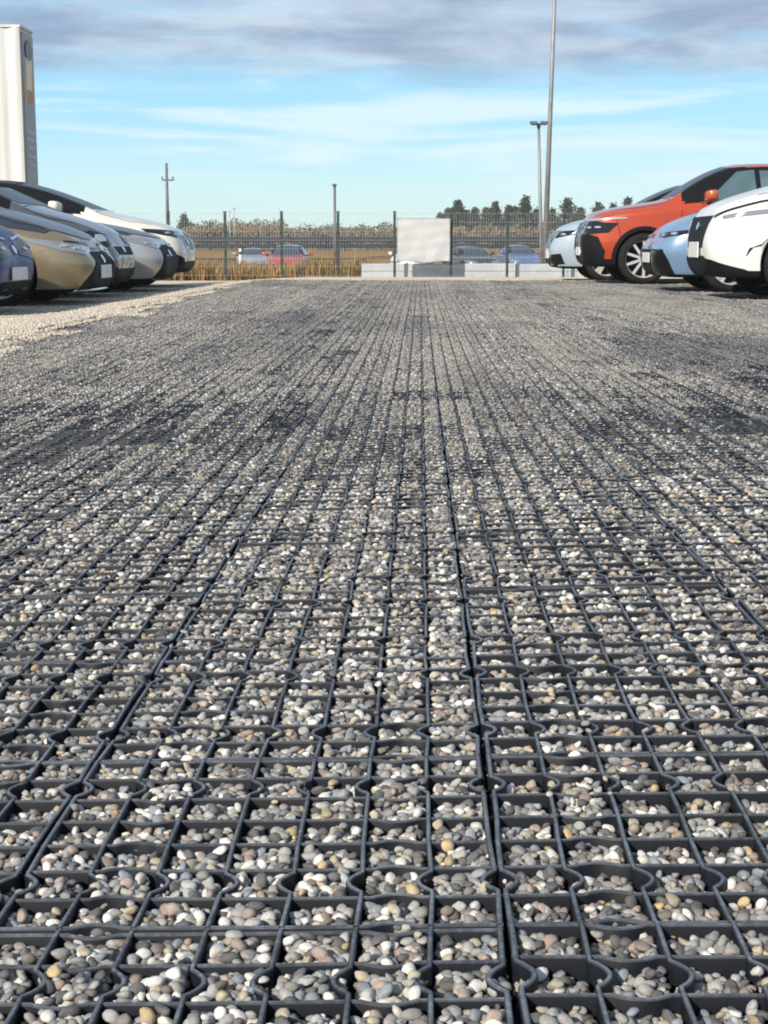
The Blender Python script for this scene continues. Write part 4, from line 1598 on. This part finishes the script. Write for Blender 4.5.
# trees and scrub
def leaf_cloud(P, size, rng, flat=.6):
    """little quads round points; returns vertices and faces"""
    n = len(P)
    a = rng.normal(size=(n, 3))
    a[:, 2] *= flat
    a /= np.linalg.norm(a, axis=1, keepdims=True)
    b = np.cross(a, rng.normal(size=(n, 3)))
    b /= np.linalg.norm(b, axis=1, keepdims=True)
    s = size * rng.uniform(.6, 1.4, (n, 1))
    v = np.stack([P - a * s, P + b * s * .45, P + a * s, P - b * s * .45], 1)
    f = np.arange(n * 4).reshape(n, 4)
    return v.reshape(-1, 3), f


def foliage_mat(name, c0, c1, c2):
    m, h, b = principled(name, c0, 0.8, 0, 0.2)
    at = h.node('ShaderNodeAttribute', attribute_name='shade')
    rp = h.node('ShaderNodeValToRGB')
    h.l.new(at.outputs['Fac'], rp.inputs[0])
    e = rp.color_ramp.elements
    e[0].color = (*c0, 1)
    e[1].color = (*c2, 1)
    k = e.new(.5)
    k.color = (*c1, 1)
    h.l.new(rp.outputs[0], b.inputs['Base Color'])
    return m


bark = varied('bark', (0.10, 0.075, 0.055), (0.16, 0.12, 0.09), 3, 0.9)
pine_m = foliage_mat('pine_foliage', (0.030, 0.048, 0.036), (0.06, 0.078, 0.055), (0.11, 0.105, 0.075))
scrub_m = foliage_mat('scrub_twigs', (0.13, 0.10, 0.08), (0.24, 0.185, 0.15), (0.20, 0.19, 0.12))


def conifer(px, top, wpx, Y, label, sparse, seed):
    rng = np.random.default_rng(seed)
    t = pix(px, top, Y)
    base_z = gz(t.x, Y)
    H = t.z - base_z
    rad = wpx / 2 * Y / F_PX * 2.0
    root = tag(empty('conifer_tree', (t.x, Y, base_z)), label, 'tree', 'conifers on the skyline')
    bm = bmesh.new()
    lean = rng.normal(0, .02, 2) * H
    add_tube(bm, [(0, 0, -.2), (lean[0] * .5, lean[1] * .5, H * .5), (lean[0], lean[1], H * .98)], [H * .022, H * .014, .02], 7)
    from_bm('trunk', bm, bark, root)
    P, S = [], []
    z = H * .14
    while z < H * .99:
        u = (z / H - .14) / .85
        r = rad * (1 - u) ** .8 * rng.uniform(.6, 1.25) * min(1, .45 + 2.2 * u) + .12
        for _b in range(rng.integers(6, 11)):
            if rng.random() < sparse: continue
            az = rng.uniform(0, 6.28)
            rl = r * rng.uniform(.45, 1.25)
            sh = rng.uniform(0, 1)
            for q in np.linspace(.12, 1, int(10 + 16 * rl / max(rad, .1))):
                for _k in range(2):
                    j = rng.normal(0, .13 + .05 * q, 3)
                    P.append((lean[0] * z / H + math.cos(az) * rl * q + j[0], lean[1] * z / H + math.sin(az) * rl * q + j[1],
                              z - rl * .28 * q + rl * .22 * q * q + j[2]))
                    S.append(np.clip(sh * .7 + rng.normal(.15, .15), 0, 1))
        z += H * rng.uniform(.035, .06)
    v, f = leaf_cloud(np.array(P), .2, rng)
    me = np_mesh('crown', v, f)
    at = me.attributes.new('shade', 'FLOAT', 'POINT')
    at.data.foreach_set('value', np.repeat(np.array(S), 4).astype(np.float32))
    link_mesh('crown', me, pine_m, root)


CON = [(459, 201, 24, 200, 'dense dark conifer just right of the banner, first in the tree row', .05),
       (476, 208, 12, 215, 'thin sparse conifer between the first two dense conifers', .35),
       (495, 203, 18, 195, 'dense conifer left of the forked middle pair', .1),
       (508, 206, 13, 205, 'slim conifer crowded against its dense left neighbour', .25),
       (525, 198, 19, 190, 'tallest conifer left of the lamp post, with a pointed top', .12),
       (536, 209, 10, 210, 'small conifer right at the foot of the lamp post', .3),
       (567, 199, 24, 200, 'broad conifer standing alone right of the tall mast', .12),
       (598, 203, 15, 200, 'leftmost conifer above the bonnet of the orange car', .2),
       (611, 205, 14, 210, 'middle conifer above the bonnet of the orange car', .25),
       (627, 198, 15, 200, 'tallest conifer above the bonnet of the orange car', .2),
       (640, 206, 16, 205, 'rightmost conifer, half hidden by the orange car windscreen', .2),
       (441, 214, 10, 215, 'tiny conifer touching the right edge of the white banner', .3),
       (185, 216, 14, 210, 'hazy conifer behind the cream car, far left of the row', .3)]
CON += [(447, 209, 20, 225, 'low ragged conifer filling the gap beside the white banner', .25),
        (467, 210, 22, 228, 'low ragged conifer between the dense pair right of the banner', .3),
        (485, 208, 18, 226, 'short bushy conifer between the sparse one and the forked pair', .2),
        (516, 207, 20, 224, 'short bushy conifer left of the tallest pointed one', .25),
        (553, 209, 18, 226, 'short bushy conifer just right of the tall mast', .3),
        (581, 208, 20, 226, 'short bushy conifer right of the broad lone one', .3)]
for i, c in enumerate(CON):
    conifer(c[0], c[1], c[2], c[3], c[4], c[5], 100 + i)


def build_scrub():
    rng = np.random.default_rng(44)
    P, S = [], []

    def bush(x, Y, h_, r, n):
        zg = gz(x, Y)
        sh = rng.random()
        d = rng.normal(size=(n, 3))
        d /= np.linalg.norm(d, axis=1, keepdims=True)
        q = rng.random(n) ** .45
        pts = np.stack([x + d[:, 0] * q * r, Y + d[:, 1] * q * r, zg + h_ * (.5 + .5 * d[:, 2] * q)], -1)
        P.append(pts)
        S.append(np.clip(sh * .7 + rng.normal(.15, .18, n), 0, 1))
    for k in range(240):
        px = rng.uniform(150, 660)
        Y = rng.uniform(125, 175)
        x = pix(px, 240, Y).x
        tall = 2.4 if 205 < px < 290 else (2.1 if px < 400 else 1.5)
        h_ = tall * rng.uniform(.55, 1.5 if px > 430 else 1.2) * Y / 140
        bush(x, Y, h_, rng.uniform(.8, 1.8), 330)
    Pn = np.concatenate(P)
    v, f = leaf_cloud(Pn, .15, rng, 1.5)
    me = np_mesh('scrub', v, f)
    at = me.attributes.new('shade', 'FLOAT', 'POINT')
    at.data.foreach_set('value', np.repeat(np.concatenate(S), 4).astype(np.float32))
    tag(link_mesh('scrub', me, scrub_m), 'far belt of bare brown scrub behind the guard rail', 'scrub', kind='stuff')
    # a few bushier shrubs close to the road
    for i, (px, Y, h_, r, lb) in enumerate(((272, 100, 1.55, .9, 'rusty bare shrub by the guard rail above the red car'),
                                            (345, 104, 1.5, 1.1, 'olive shrub beside the slim dark lamp post'),
                                            (381, 104, 1.45, 1.0, 'green brown shrub immediately left of the white banner'))):
        P.clear(); S.clear()
        x = pix(px, 240, Y).x
        root = tag(empty('shrub', (x, Y, gz(x, Y))), lb, 'shrub', 'shrubs by the road')
        bush(x, Y, h_, r, 700)
        bm = bmesh.new()
        for k in range(7):
            a = k * .9
            add_tube(bm, [(0, 0, 0), (math.cos(a) * r * .4, math.sin(a) * r * .4, h_ * .5), (math.cos(a) * r * .7, math.sin(a) * r * .7, h_ * .85)], [.03, .02, .008], 5)
        from_bm('stem', bm, bark, root)
        v, f = leaf_cloud(P[0] - np.array(root.location), .09, rng, 1.2)
        me = np_mesh('crown', v, f)
        at = me.attributes.new('shade', 'FLOAT', 'POINT')
        at.data.foreach_set('value', np.repeat(np.clip(S[0] + .15 * i, 0, 1), 4).astype(np.float32))
        link_mesh('crown', me, scrub_m, root)


build_scrub()


def build_haze():
    """thin autumn air: one closed box of even, pale scattering round everything"""
    bm = bmesh.new()
    add_box(bm, (0, 350, 8.2), (1420, 720, 20.6))
    m = bpy.data.materials.new('haze')
    m.use_nodes = True
    h = NT(m.node_tree)
    h.n.remove(h.n['Principled BSDF'])
    v = h.node('ShaderNodeVolumePrincipled', inp={'Color': (0.97, 0.99, 1.0, 1), 'Density': 0.0005})
    h.l.new(v.outputs[0], h.n['Material Output'].inputs['Volume'])
    o = from_bm('haze', bm, m)
    tag(o, 'thin pale haze over the far field', 'haze', kind='stuff')


build_haze()
